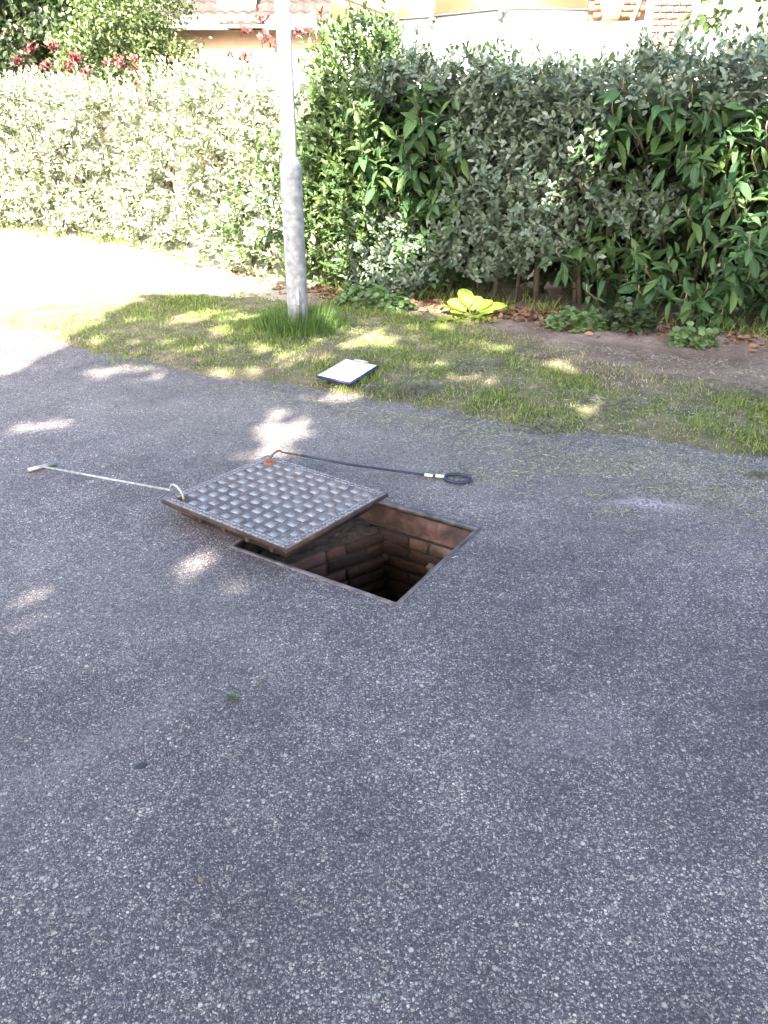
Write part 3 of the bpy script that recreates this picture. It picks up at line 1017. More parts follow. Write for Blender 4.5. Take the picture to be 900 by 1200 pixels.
def stems(parent, n, x0, x1, h, mat, back=(0.35, 0.7), r=0.016, lean=0.25, name='stem'):
    b0 = Vector(parent.location)
    for k in range(n):
        x = random.uniform(x0, x1); dp = random.uniform(*back)
        y = float(hedge_y(x)); nn = hedge_n(np.array([x]))[0]
        p = Vector((x, y, 0)) - Vector(nn) * dp
        hh = h * random.uniform(0.7, 1.0)
        lx = random.uniform(-lean, lean)
        pts = [p + Vector((0, 0, -0.05)), p + Vector((lx * 0.3, random.uniform(-.04, .04), hh * 0.35)), p + Vector((lx * 0.6, random.uniform(-.08, .08), hh * 0.7)), p + Vector((lx, random.uniform(-.1, .1), hh))]
        rr = r * random.uniform(0.7, 1.4)
        mb = MB(); mb.tube([q - b0 for q in pts], [rr, rr * .8, rr * .6, rr * .25], 7)
        # side branches
        for s in range(4):
            t = random.uniform(0.25, 0.9)
            a = pts[1].lerp(pts[3], t)
            e = a + Vector((random.uniform(-.35, .35), random.uniform(-.45, .1), random.uniform(.05, .4)))
            mb.tube([a - b0, a.lerp(e, .5) + Vector((0, 0, -.03)) - b0, e - b0], [rr * .45, rr * .35, rr * .12], 5)
        mb.build(name, mat, parent, smooth=True)


def hedge_base(x, dp=0.5):
    nn = hedge_n(np.array([x]))[0]
    return (x, float(hedge_y(x)) - nn[1] * dp * 1.0, 0.0)


# --- sunlit silver hedge on the left
ha = thing('silver_hedge', 'long clipped pale hedge of small silvery leaves in full sun left of the lamp post', 'hedge', hedge_base(-3.5))


def in_a(x, z):
    top = 1.64 + 0.05 * np.sin(x * 2.3) + 0.03 * np.sin(x * 7.1)
    return (z > 0.02 + 0.05 * (np.sin(x * 5.0) > 0.2)) & (z < top) & (x < -0.62 + 0.12 * np.sin(z * 5))


s1_ = shoot_leaves(3000, -7.6, -0.5, 0.02, 1.86, in_a, 0.42, 9, 0.22, (0.058, 0.105), 0.22, power=1.1, bulge=0.22)
s2_ = shoot_leaves(900, -7.6, -0.6, 0.2, 1.75, in_a, 0.9, 8, 0.26, (0.06, 0.10), 0.24, power=0.7, bulge=0.12)
s4_ = shoot_leaves(420, -7.6, -0.6, 0.02, 0.35, in_a, 0.5, 8, 0.22, (0.06, 0.11), 0.24, power=0.8, bulge=0.1)
s3_ = shoot_leaves(420, -7.6, -0.6, 1.50, 1.72, in_a, 0.8, 9, 0.26, (0.05, 0.09), 0.22, up=1.2, power=0.9, bulge=0.12)
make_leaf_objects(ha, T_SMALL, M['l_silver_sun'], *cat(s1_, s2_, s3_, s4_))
stems(ha, 46, -7.2, -0.9, 1.5, M['bark'], (0.05, 0.5), 0.016, 0.6)
# fresh green shoots growing through it are a different plant
he = thing('privet_shoots', 'loose mid green shoots growing through the pale hedge beside the lamp post', 'shrub', hedge_base(-0.75, 0.3))


def ell(*es):
    def f(x, z):
        m = np.zeros(x.shape, bool)
        for (cx_, cz_, rx, rz) in es:
            m |= ((x - cx_) / rx) ** 2 + ((z - cz_) / rz) ** 2 < 1 + 0.35 * wob(x, z, 2.2, cx_)
        return m
    return f


s1_ = shoot_leaves(90, -1.6, -0.4, 0.1, 1.3, ell((-1.35, 0.45, 0.28, 0.35), (-0.95, 0.9, 0.22, 0.4), (-0.75, 0.35, 0.2, 0.3)), 0.08, 8, 0.26, (0.05, 0.09), 0.26, bulge=0.12)
s1_ = list(s1_); 
make_leaf_objects(he, T_SMALL, M['l_green'], *[np.asarray(a) for a in s1_[:6]], limit=200)
# --- taller green shrub right behind the post
hb = thing('green_shrub', 'tall leafy mid green shrub right behind the lamp post', 'shrub', hedge_base(-0.35))
fb = ell((-0.38, 1.35, 0.34, 0.72), (-0.45, 0.8, 0.34, 0.75), (-0.22, 1.75, 0.25, 0.42), (-0.55, 0.35, 0.25, 0.4))
s1_ = shoot_leaves(620, -1.0, 0.2, 0.05, 2.2, fb, 0.32, 9, 0.25, (0.055, 0.095), 0.21, up=0.8, bulge=0.1)
s2_ = shoot_leaves(260, -1.0, 0.2, 0.1, 1.9, fb, 0.8, 8, 0.28, (0.05, 0.09), 0.22, power=0.8, bulge=0.1)
make_leaf_objects(hb, T_SMALL, M['l_green'], *cat(s1_, s2_))
stems(hb, 6, -0.7, -0.1, 1.8, M['bark'], (0.3, 0.55), 0.013)
# --- shaded silver-green shrub, middle
hd_ = thing('silver_shrub', 'dense shaded grey green shrub of small leaves in the middle of the hedge', 'shrub', hedge_base(1.1))


def in_d(x, z):
    w = 0.06 * np.sin(z * 9) + 0.05 * np.sin(z * 4 + 1)
    body = (x > 0.52 + w) & (x < 1.62 + w) & (z > 0.40 + 0.10 * np.sin(x * 6) + 0.12 * np.sin(x * 2.5 + 2)) & (z < 1.72)
    low = ((x - 0.02) / 0.42) ** 2 + ((z - 0.32) / 0.36) ** 2 < 1 + 0.3 * np.sin(x * 17)
    band = (z > 1.50 + 0.08 * np.sin(x * 5)) & (z < 1.76 + 0.05 * np.sin(x * 3.7) + 0.03 * np.sin(x * 11)) & (x > -0.15) & (x < 3.4)
    arm = ((x - 1.85) / 0.28) ** 2 + ((z - 0.78) / 0.17) ** 2 < 1
    return body | low | band | arm


s1_ = shoot_leaves(1750, -0.5, 3.5, 0.02, 2.0, in_d, 0.34, 9, 0.19, (0.048, 0.082), 0.24, power=1.3)
s2_ = shoot_leaves(520, -0.5, 3.5, 0.3, 1.85, in_d, 0.9, 8, 0.25, (0.055, 0.09), 0.25, power=0.7)
s3_ = shoot_leaves(240, -0.1, 3.4, 1.56, 1.82, in_d, 0.7, 10, 0.26, (0.05, 0.085), 0.23, up=1.5, out=0.25, power=0.8)
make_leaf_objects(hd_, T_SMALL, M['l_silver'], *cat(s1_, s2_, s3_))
stems(hd_, 12, 0.6, 1.8, 1.7, M['bark'], (0.25, 0.75), 0.022, 0.3)


# --- large leaved shrubs: whorls of long drooping leaves
def whorl_leaves(cs, depth, Lr, tiers=2, nmin=5, nmax=8, bulge=0.16, lean=None):
    P, D, NN, LL, SC = [], [], [], [], []
    pts, n = front_point(cs[:, 0], cs[:, 1], depth, bulge)
    for i in range(len(cs)):
        # a shoot with opposite pairs of leaves, each pair turned a quarter from the last
        ax = unit(n[i] * RNG.uniform(0.2, 1.0) + np.array([0, 0, RNG.uniform(-0.15, 1.0)]) + 0.65 * rvec(1)[0])
        s0_ = unit(np.cross(ax, rvec(1)[0])); s1v = np.cross(ax, s0_)
        ph = RNG.uniform(0, 6.28); size = RNG.uniform(0.75, 1.15)
        nt_ = RNG.integers(3, 6)
        sp = RNG.uniform(0.035, 0.06)
        for tr in range(nt_):
            c0 = pts[i] - ax * (sp * tr)
            for k in range(2):
                if RNG.random() < 0.10: continue
                an = ph + 1.571 * tr + 3.1416 * k + RNG.uniform(-.45, .45)
                rad = s0_ * math.cos(an) + s1v * math.sin(an)
                dr = RNG.uniform(0.05, 0.75) * (0.5 + 0.35 * tr)
                d = unit(rad + ax * (0.9 - 0.35 * tr) - np.array([0, 0, dr]) + 0.2 * rvec(1)[0])
                nn = unit(ax * 0.7 + np.array([0, 0, 0.6]) + 0.45 * rvec(1)[0])
                P.append(c0 + rad * 0.012); D.append(d); NN.append(nn)
                l = RNG.uniform(*Lr) * size * (0.55, 0.85, 1.0, 1.0, 0.95)[tr]
                LL.append(l); SC.append(depth[i] + 0.03 * tr - l * 0.5 + RNG.random() * 0.05)
    P, D, NN, LL, SC = map(np.array, (P, D, NN, LL, SC))
    return P, D, NN, LL, LL * RNG.uniform(0.135, 0.19, len(LL)), SC


def viburnum(name, label, spots, region, x0, x1, z0, z1, nrand, basex):
    t = thing(name, label, 'shrub', hedge_base(basex))
    sp = np.array(spots)
    rd = rej(nrand, x0, x1, z0, z1, region)
    w1 = whorl_leaves(sp, np.full(len(sp), -0.10) + RNG.uniform(-.05, .06, len(sp)), (0.15, 0.22))
    w2 = whorl_leaves(rd, RNG.uniform(-0.12, 0.45, nrand), (0.11, 0.21))
    make_leaf_objects(t, T_LONG, M['l_vib'], *cat(w1, w2))
    # upright brown shoots with buds
    b0 = Vector(t.location)
    for (x, z) in spots:
        p, n = front_point(np.array([x]), np.array([z]), np.array([-0.08]))
        p = Vector(p[0]); n = Vector(n[0])
        mb = MB()
        back = p - n * 0.45 + Vector((random.uniform(-.1, .1), 0, -0.28))
        mb.tube([back - b0, back.lerp(p, .55) + Vector((0, 0, .03)) - b0, p - b0, p + n * 0.02 + Vector((0, 0, 0.05)) - b0], [0.010, 0.008, 0.006, 0.003], 6)
        mb.build('shoot', M['twig'], t, smooth=True)
    stems(t, 7, x0 + 0.1, x1 - 0.1, 1.5, M['bark'], (0.3, 0.7), 0.018, 0.25)
    return t


viburnum('large_leaved_shrub', 'large leaved dark green shrub between the green shrub and the grey green one',
         [(-0.14, 1.50), (-0.12, 1.22), (-0.06, 1.02), (0.14, 1.31), (0.34, 1.40), (0.42, 1.15), (0.25, 1.08), (0.10, 0.80), (0.42, 0.85), (-0.20, 0.66), (0.18, 0.62), (0.46, 0.42), (0.56, 1.58), (0.30, 1.62), (-0.02, 1.68), (0.62, 1.25)],
         ell((0.22, 1.2, 0.42, 0.55), (0.35, 0.7, 0.3, 0.5)), -0.3, 0.8, 0.15, 1.7, 120, 0.25)
viburnum('large_leaved_shrub', 'large leaved dark green shrub at the right end of the hedge, drooping to the soil',
         [(1.56, 1.36), (1.66, 1.52), (1.72, 1.66), (1.98, 1.58), (2.12, 1.62), (2.25, 1.52), (1.62, 1.12), (1.80, 1.42), (2.28, 1.05), (2.46, 0.98), (2.53, 1.22), (2.58, 1.40), (2.40, 1.28), (2.05, 0.78), (2.22, 0.84),
          (1.58, 0.46), (1.68, 0.40), (1.40, 0.52), (2.00, 0.42), (1.92, 0.55), (2.35, 0.62), (2.50, 0.48), (2.42, 0.34), (2.52, 0.20), (2.62, 0.70), (2.70, 0.9), (2.66, 0.45), (2.8, 1.15), (2.75, 1.5), (2.15, 1.25), (1.50, 1.0), (2.54, 0.16), (2.42, 0.16), (2.30, 0.26), (2.60, 0.28), (1.64, 0.26), (1.98, 0.28), (2.15, 0.5), (1.75, 0.62), (2.48, 0.07)],
         ell((2.0, 1.45, 0.55, 0.28), (2.5, 0.9, 0.45, 0.6), (1.8, 0.5, 0.4, 0.25), (2.4, 0.45, 0.4, 0.3), (3.2, 0.9, 0.6, 0.8)), 1.4, 3.7, 0.15, 1.7, 270, 2.2)
# --- fine dark bush at the far right foot of the hedge
hf = thing('fine_leaved_bush', 'low dark fine leaved bush at the right foot of the hedge', 'shrub', hedge_base(2.9, 0.1))
s1_ = shoot_leaves(260, 2.5, 3.5, 0.02, 0.65, ell((2.95, 0.25, 0.3, 0.35)), 0.25, 10, 0.18, (0.02, 0.04), 0.3)
make_leaf_objects(hf, T_SMALL, M['l_dark'], *[np.asarray(a) for a in s1_[:6]])

# --- inner leaves close the hedge; their dark colour stands in for shade inside
hi = thing('hedge_interior', 'inner leaves deep in the hedge, coloured dark for the shade in its gaps', 'shrub', hedge_base(1.2, 1.0))
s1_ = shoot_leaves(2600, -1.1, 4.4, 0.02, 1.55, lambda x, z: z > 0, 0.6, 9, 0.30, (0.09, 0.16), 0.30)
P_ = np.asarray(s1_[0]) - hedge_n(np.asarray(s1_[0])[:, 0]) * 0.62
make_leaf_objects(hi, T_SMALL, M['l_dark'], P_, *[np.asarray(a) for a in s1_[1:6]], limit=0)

# ------------------------------------------------------------------ low plants at the foot of the hedge
bg_ = thing('broad_leaved_plant', 'sunlit yellow green plant with broad glossy leaves on the soil', 'plant', (0.70, 6.36, 0.02))
for (an, tilt, l, w, zz) in ((R(112), 62, 0.26, 0.085, 0.10), (R(170), 28, 0.27, 0.11, 0.04), (R(75), 58, 0.22, 0.095, 0.05), (R(5), 26, 0.30, 0.10, 0.05), (R(215), 30, 0.20, 0.085, 0.03), (R(330), 32, 0.17, 0.075, 0.03), (R(280), 20, 0.15, 0.07, 0.03), (R(140), 40, 0.24, 0.10, 0.05), (R(35), 45, 0.22, 0.09, 0.05)):
    vv = T_ROUND[0].copy(); vv[:, 0] *= w; vv[:, 1] *= l; vv[:, 2] *= l * 1.2
    me = fast_mesh('leaf', vv, T_ROUND[1], T_ROUND[2], uv=T_ROUND[3], smooth=True)
    o = link('leaf', me, M['l_big'], bg_)
    o.matrix_local = Matrix.Translation((0.07 * math.cos(an), 0.07 * math.sin(an), 0.02 + zz)) @ Matrix.Rotation(an - math.pi / 2, 4, 'Z') @ Matrix.Rotation(R(tilt), 4, 'X') @ Matrix.Rotation(random.uniform(-.3, .3), 4, 'Y')
    mb = MB(); mb.tube([(0, 0, -0.02), (0.035 * math.cos(an), 0.035 * math.sin(an), 0.02 + zz * .6), (0.075 * math.cos(an), 0.075 * math.sin(an), 0.022 + zz)], [0.008, 0.007, 0.005], 6)
    mb.build('stalk', M['l_yellow'], bg_)


bg_.scale = (0.8, 0.8, 0.6)


def ground_plant(name, label, cx_, cy_, rx, ry, h, n, mat, L=(0.03, 0.06), group=None):
    z0 = float(verge_z(np.array(cx_), np.array(cy_)))
    t = thing(name, label, 'plant', (cx_, cy_, z0), group)
    a = RNG.uniform(0, 6.283, n); r_ = np.sqrt(RNG.random(n))
    x = cx_ + rx * r_ * np.cos(a); y = cy_ + ry * r_ * np.sin(a)
    hh = h * (1 - 0.75 * r_ ** 2) * RNG.uniform(0.25, 1.0, n)
    P = np.stack([x, y, z0 + hh], -1)
    D = unit(np.stack([np.cos(a) * 0.8, np.sin(a) * 0.8, RNG.uniform(-.3, .3, n)], -1) + 0.6 * rvec(n))
    NN = unit(np.array([0, -0.25, 1.0]) + 0.35 * rvec(n))
    LL = RNG.uniform(*L, n)
    make_leaf_objects(t, T_ROUND, mat, P, D, NN, LL, LL * RNG.uniform(0.42, 0.55, n), -hh - 0.3 * LL, limit=220)
    return t


ground_plant('leafy_groundcover', 'pale green clump of round leaves just right of the lamp post', -0.18, 6.80, 0.22, 0.16, 0.20, 260, M['l_ivy'])
ground_plant('leafy_groundcover', 'smaller pale green clump beside the bare sunlit soil', 0.10, 6.62, 0.13, 0.10, 0.14, 130, M['l_ivy'])
ground_plant('leafy_groundcover', 'bright green leafy clump on the soil below the grey green shrub', 1.46, 6.02, 0.22, 0.13, 0.16, 240, M['l_ivy'])
ground_plant('ivy_clump', 'darker ivy clump on the soil left of the drooping branch', 1.86, 5.98, 0.17, 0.15, 0.24, 230, M['l_dark'], (0.04, 0.065))
ground_plant('leafy_groundcover', 'small leafy clump at the soil edge nearest the drooping branch', 2.20, 5.58, 0.15, 0.11, 0.15, 170, M['l_ivy'])
ground_plant('leafy_groundcover', 'flat sprigs on sunlit soil in front of the broad leaved plant', 0.62, 6.20, 0.24, 0.06, 0.05, 60, M['l_yellow'], (0.025, 0.05))

# ------------------------------------------------------------------ grass
def grass_tpl():
    v = np.array([(-1, 0, 0), (1, 0, 0), (-0.75, 0.55, -0.06), (0.75, 0.55, -0.06), (0, 1, -0.22)], float)
    return v, np.array([(2, 3, 4)]), np.array([(0, 1, 3, 2)]), np.array([(0, 0), (1, 0), (0, .5), (1, .5), (.5, 1)], float)


T_GRASS = grass_tpl()


def grass_dry(x, y):
    base = 0.5 + 0.5 * wob(x, y, 0.9, 7.0)
    b = np.interp(x, BACK_X, BACK_Y) - y
    back = np.clip((0.75 - b) / 0.75, 0, 1) * np.clip((x - 0.2) / 0.8, 0, 1)
    left = np.clip((-1.9 - x) / 0.5, 0, 1) * 0.5
    patch = np.zeros_like(x)
    for (qx, qy, r_) in ((-0.45, 5.25, 0.28), (0.62, 4.75, 0.3), (1.25, 5.1, 0.4), (-1.35, 5.2, 0.3), (1.5, 4.75, 0.35), (0.95, 4.35, 0.22)):
        patch = np.maximum(patch, np.clip(1.2 - np.hypot(x - qx, (y - qy) * 1.2) / r_, 0, 1))
    return np.clip(0.7 * (base - 0.62) + 0.55 * back + left + 0.7 * patch, 0, 1)


n_try = 300000
x = RNG.uniform(-3.4, 4.6, n_try); y = RNG.uniform(2.2, 7.6, n_try)
dr = grass_dry(x, y)
bk = np.interp(x, BACK_X, BACK_Y) - y + 0.25 * wob(x, y, 1.6, 5.0)
keep = (edge_d(x, y) > -0.02 - 0.05 * RNG.random(n_try)) & (RNG.random(n_try) < np.clip(0.5 + bk / 0.5, 0, 1)) & (RNG.random(n_try) > 0.66 * dr) & (np.abs(x) < 0.62 * y + 0.35)
keep &= RNG.random(n_try) > np.clip((-2.0 - x) / 0.9, 0, 0.97)
x, y, dr = x[keep], y[keep], dr[keep]
n = len(x)
pos = np.stack([x, y, verge_z(x, y) - 0.004], -1)
d = unit(np.stack([RNG.normal(0, .55, n), RNG.normal(0, .55, n), np.ones(n)], -1))
nn = unit(rvec(n) * np.array([1, 1, .3]))
ed = np.clip(edge_d(x, y) / 0.3, 0.25, 1)
lush = np.clip(0.7 + 0.8 * wob(x, y, 1.3, 1.0), 0.4, 1.5)
L = RNG.uniform(0.02, 0.058, n) * lush * (0.6 + 0.4 * ed) * (1 - 0.35 * dr)
W = RNG.uniform(0.0016, 0.0036, n)
dryb = np.clip(dr + RNG.normal(0, .22, n) + (RNG.random(n) < 0.13) * 0.6, 0, 1)
tag(link('lawn_grass', leaves_mesh('lawn_grass', T_GRASS, pos, d, nn, L, W, {'dry': dryb}), M['grass']),
    'short mown grass with straw coloured patches on the verge', 'grass', kind='stuff')
# long unmown tuft round the post foot
n = 2600
a = RNG.uniform(0, 6.283, n); r_ = 0.085 + np.abs(RNG.normal(0, 0.12, n)) * (0.6 + 0.6 * np.abs(np.sin(a * 1.5 + 0.6)))
x = PX + r_ * np.cos(a) * 1.25; y = PY + r_ * np.sin(a) - 0.02
pos = np.stack([x, y, verge_z(x, y) - 0.004], -1)
d = unit(np.stack([np.cos(a) * RNG.uniform(-.1, .6, n), np.sin(a) * RNG.uniform(-.1, .6, n), np.ones(n)], -1) + 0.25 * rvec(n))
L = RNG.uniform(0.08, 0.23, n) * np.clip(1.25 - (r_ - 0.08) / 0.4, 0.2, 1)
tag(link('grass_tuft', leaves_mesh('grass_tuft', T_GRASS, pos, d, rvec(n), L, RNG.uniform(0.0018, 0.0032, n), {'dry': np.clip(RNG.normal(0.0, .12, n), 0, 1)}), M['tuft']),
    'tall uncut grass tuft round the foot of the lamp post', 'grass', kind='stuff')
# sparse grass at the foot of the hedge
n = 5000
x = RNG.uniform(-6, 3.4, n); y = hedge_y(x) + RNG.normal(0.02, 0.13, n)
k_ = (np.abs(wob(x, y, 0.8, 9)) > 0.25); x, y = x[k_], y[k_]; n = len(x)
pos = np.stack([x, y, verge_z(x, y) - 0.004], -1)
d = unit(np.stack([RNG.normal(0, .5, n), RNG.normal(0, .5, n), np.ones(n)], -1))
tag(link('hedge_foot_grass', leaves_mesh('hedge_foot_grass', T_GRASS, pos, d, rvec(n), RNG.uniform(0.05, 0.16, n), RNG.uniform(0.0015, 0.003, n), {'dry': np.clip(RNG.normal(0.15, .2, n), 0, 1)}), M['grass']),
    'scattered taller grass along the foot of the hedge', 'grass', kind='stuff')


# ------------------------------------------------------------------ clippings
def clip_mat():
    m, nt, b, out = new_mat('mown_clippings')
    ri = N(nt, 'ShaderNodeNewGeometry').outputs['Random Per Island']
    c = ramp(nt, ri, [(0, (0.10, 0.105, 0.055)), (0.35, (0.19, 0.195, 0.105)), (0.7, (0.29, 0.28, 0.17)), (1, (0.46, 0.42, 0.30))])
    nt.links.new(c, b.inputs['Base Color']); b.inputs['Roughness'].default_value = 0.8
    return m


M['clippings'] = clip_mat()
M['heap'] = leaf_mat('dark_clippings', [(0.05, 0.052, 0.034), (0.10, 0.10, 0.066), (0.17, 0.165, 0.11), (0.26, 0.235, 0.165)], 0.85, 0)  # darker grey-green tones than the loose strands


def strand_mesh(name, P, L, flat=0.12, w=(0.0009, 0.0019)):
    n = len(P)
    a = RNG.uniform(0, 6.283, n)
    d = unit(np.stack([np.cos(a), np.sin(a), RNG.normal(0, flat, n)], -1))
    nn = unit(np.array([0, 0, 1.0]) + 0.5 * rvec(n))
    return leaves_mesh(name, T_GRASS, P, d, nn, L, RNG.uniform(*w, n))


n = 420000
x = RNG.uniform(-2.6, 4.0, n); y = RNG.uniform(1.6, 6.4, n)
ed = edge_d(x, y)
wgt = np.where(ed > 0, 0.22, np.exp(ed / np.clip(0.22 + 0.20 * x, 0.15, 0.55)) * 0.95) * np.clip((x + 1.6) / 1.4, 0.12, 1) 
streak = np.clip(0.55 + 0.8 * wob(x * 0.6 + y * 0.5, y * 2.0 + x * .9, 0.8, 4.0), 0.16, 1.3)
kp = (RNG.random(n) < wgt * streak) & (ed > -0.95) & (ed < 1.6)
# drifts by the ring and near the pale stain
for (qx, qy, rx, ry, amt) in ((0.45, 3.42, 0.28, 0.10, 0.55), (1.02, 3.06, 0.10, 0.03, 0.8), (0.95, 3.22, 0.06, 0.025, 0.6), (-1.32, 3.56, 0.09, 0.03, 0.35), (0.9, 3.5, 0.3, 0.08, 0.5), (1.45, 3.25, 0.3, 0.08, 0.6)):
    kp |= (((x - qx) / rx) ** 2 + ((y - qy) / ry) ** 2 < 1) & (RNG.random(n) < amt)
x, y = x[kp], y[kp]
hz = np.maximum(np.where(edge_d(x, y) > -0.1, verge_z(x, y), 0), 0.0) + np.where(edge_d(x, y) > 0, 0.028, 0.003) * RNG.random(len(x)) + 0.0015
tag(link('grass_clippings', strand_mesh('grass_clippings', np.stack([x, y, hz], -1), RNG.uniform(0.010, 0.042, len(x))), M['clippings']),
    'thin dry grass clippings strewn along the edge of the asphalt', 'clippings', kind='stuff')


def heap(label, cx_, cy_, rx, ry, h, n):
    a = RNG.uniform(0, 6.283, n); r_ = np.sqrt(RNG.random(n))
    x = cx_ + rx * r_ * np.cos(a); y = cy_ + ry * r_ * np.sin(a)
    zz = np.maximum(np.where(edge_d(x, y) > -0.1, verge_z(x, y), 0), 0) + 0.004 + h * (1 - r_ ** 2) * RNG.random(n) * (0.6 + 0.5 * wob(x, y, 6.0))
    me = strand_mesh('clipping_heap', np.stack([x, y, zz], -1) - np.array([cx_, cy_, 0]), RNG.uniform(0.02, 0.06, n), 0.35)
    tag(link('clipping_heap', me, M['heap'], None, (cx_, cy_, 0)), label, 'grass heap', 'heaps of dry mown grass', )


heap('grey heap of dry mown grass just right of the clipboard', 0.16, 4.56, 0.20, 0.10, 0.10, 2000)
heap('small pile of dry mown grass close below the clipboard', -0.06, 4.62, 0.10, 0.06, 0.045, 500)
heap('round grey pile of mown grass left of the clipboard', -0.82, 5.75, 0.12, 0.12, 0.05, 700)
heap('loose mown grass lying in the middle of the lawn', 0.62, 5.05, 0.20, 0.12, 0.04, 700)
heap('mown grass strewn on the lawn right of the bare patch', 1.35, 4.35, 0.24, 0.12, 0.045, 900)
heap('dark mown grass clump at the lawn edge far right', 1.80, 3.42, 0.07, 0.03, 0.03, 260)
heap('tangled mown grass at the right end of the lawn', 2.15, 4.45, 0.22, 0.12, 0.06, 800)
heap('flat mown grass at the asphalt edge in front of the bare patch', 0.85, 4.02, 0.16, 0.06, 0.03, 500)

# ------------------------------------------------------------------ clods and twigs on the bare soil
n = 9000
x = RNG.uniform(-0.4, 4.2, n); y = RNG.uniform(3.0, 7.4, n)
kp = (y > np.interp(x, BACK_X, BACK_Y) - 0.1) & (y < hedge_y(x) + 0.5) & (wob(x, y, 1.2, 3) > -0.45); x, y = x[kp], y[kp]; n = len(x)
cm = MB()
zz = verge_z(x, y) + 0.002
for k in range(n):
    s_ = float(np.clip(RNG.exponential(0.006), 0.003, 0.024)); a = random.uniform(0, 6)
    r3 = [s_ * random.uniform(.7, 1.3) for _ in range(4)]
    cm.add([(x[k] + r3[i] * math.cos(a + 1.57 * i), y[k] + r3[i] * math.sin(a + 1.57 * i), zz[k] - 0.002) for i in range(4)] + [(x[k], y[k], zz[k] + s_ * 0.8)], t=[(0, 1, 4), (1, 2, 4), (2, 3, 4), (3, 0, 4)])
tag(cm.build('soil_clods', M['soil']), 'small crumbs and clods on the bare soil strip', 'soil', kind='stuff')
n = 900
x = RNG.uniform(-0.4, 3.6, n); y = hedge_y(x) - np.abs(RNG.normal(0.1, 0.45, n))
tag(link('twig_litter', strand_mesh('twig_litter', np.stack([x, y, verge_z(x, y) + 0.005], -1), RNG.uniform(0.04, 0.12, n), 0.1, (0.0012, 0.0028)), M['twig']), 'thin dry twigs strewn over the soil under the hedge', 'twigs', kind='stuff')

# ------------------------------------------------------------------ leaf litter, stray bits
n = 2200
x = RNG.uniform(-0.6, 3.0, n); y = hedge_y(x) + RNG.normal(-0.18, 0.17, n)
kp = RNG.random(n) < np.clip(0.35 + 0.9 * np.exp(-((x - 1.05) / 0.35) ** 2), 0, 1)
x, y = x[kp], y[kp]; n = len(x)
pos = np.stack([x, y, verge_z(x, y) + 0.006 + 0.012 * RNG.random(n)], -1)
a = RNG.uniform(0, 6.283, n)
d = unit(np.stack([np.cos(a), np.sin(a), RNG.normal(0, .35, n)], -1)); nn = unit(np.array([0, 0, 1.0]) + 0.6 * rvec(n))
L = RNG.uniform(0.03, 0.075, n)
tag(link('leaf_litter', leaves_mesh('leaf_litter', T_SMALL, pos, d, nn, L, L * 0.27), M['l_dead']), 'brown and orange fallen leaves under the hedge', 'leaf litter', kind='stuff')
n = 900
x = RNG.uniform(-6.0, -0.4, n); y = hedge_y(x) - np.abs(RNG.normal(0.05, 0.22, n))
pos = np.stack([x, y, verge_z(x, y) + 0.008], -1)
a = RNG.uniform(0, 6.283, n)
d = unit(np.stack([np.cos(a), np.sin(a), RNG.normal(0, .35, n)], -1)); L = RNG.uniform(0.03, 0.07, n)
tag(link('leaf_litter', leaves_mesh('leaf_litter', T_SMALL, pos, d, unit(np.array([0, 0, 1.0]) + 0.5 * rvec(n)), L, L * 0.27), M['l_dead']), 'fallen leaves on the sunlit ground left of the lamp post', 'leaf litter', kind='stuff')


def one_leaf(name, label, x, y, l, w, mat, rot):
    vv = T_SMALL[0].copy(); vv[:, 0] *= w; vv[:, 1] *= l; vv[:, 2] *= -l * 1.5
    o = link(name, fast_mesh(name, vv, T_SMALL[1], T_SMALL[2], uv=T_SMALL[3], smooth=True), mat, None, (x, y, 0.006))
    o.rotation_euler = (0.1, 0.1, rot)
    tag(o, label, 'leaf')


one_leaf('fallen_leaf', 'single small brown leaf lying on the asphalt in the left foreground', -0.415, 1.215, 0.018, 0.006, M['twig'], 0.8)


def weed(label, x, y, n, s):
    a = RNG.uniform(0, 6.283, n)
    P = np.stack([np.cos(a) * s * .5 * RNG.random(n), np.sin(a) * s * .5 * RNG.random(n), np.zeros(n) + .001], -1)
    d = unit(np.stack([np.cos(a), np.sin(a), RNG.uniform(.3, 1.2, n)], -1))
    LL = RNG.uniform(.4, 1, n) * s
    tag(link('weed', leaves_mesh('weed', T_SMALL, P, d, unit(np.array([0, 0, 1.]) + .3 * rvec(n)), LL, LL * .2), M['l_green'], None, (x, y, 0)), label, 'weed')


weed('tiny green weed sprouting from the asphalt left of centre', -0.45, 1.845, 14, 0.022)
weed('tiniest weed sprig on the asphalt nearest the pit', -0.385, 1.91, 7, 0.016)
weed('faint weed sprig low on the left asphalt', -0.56, 1.74, 6, 0.014)
pb = MB(); pb.lathe([(0.0, 0.004), (0.013, 0.004), (0.019, 0.0015), (0.021, -0.001)], 11); o = pb.build('tar_blob', mat_noise('tar', [(0.3, (0.012, 0.012, 0.014)), (0.7, (0.025, 0.025, 0.028))], 30, 0.5), None, (-0.655, 1.575, 0.0015))
o.rotation_euler = (0, 0, 0.4); o.scale = (0.9, 0.55, 0.6); tag(o, 'small dark tar blob on the asphalt at left', 'tar blob')


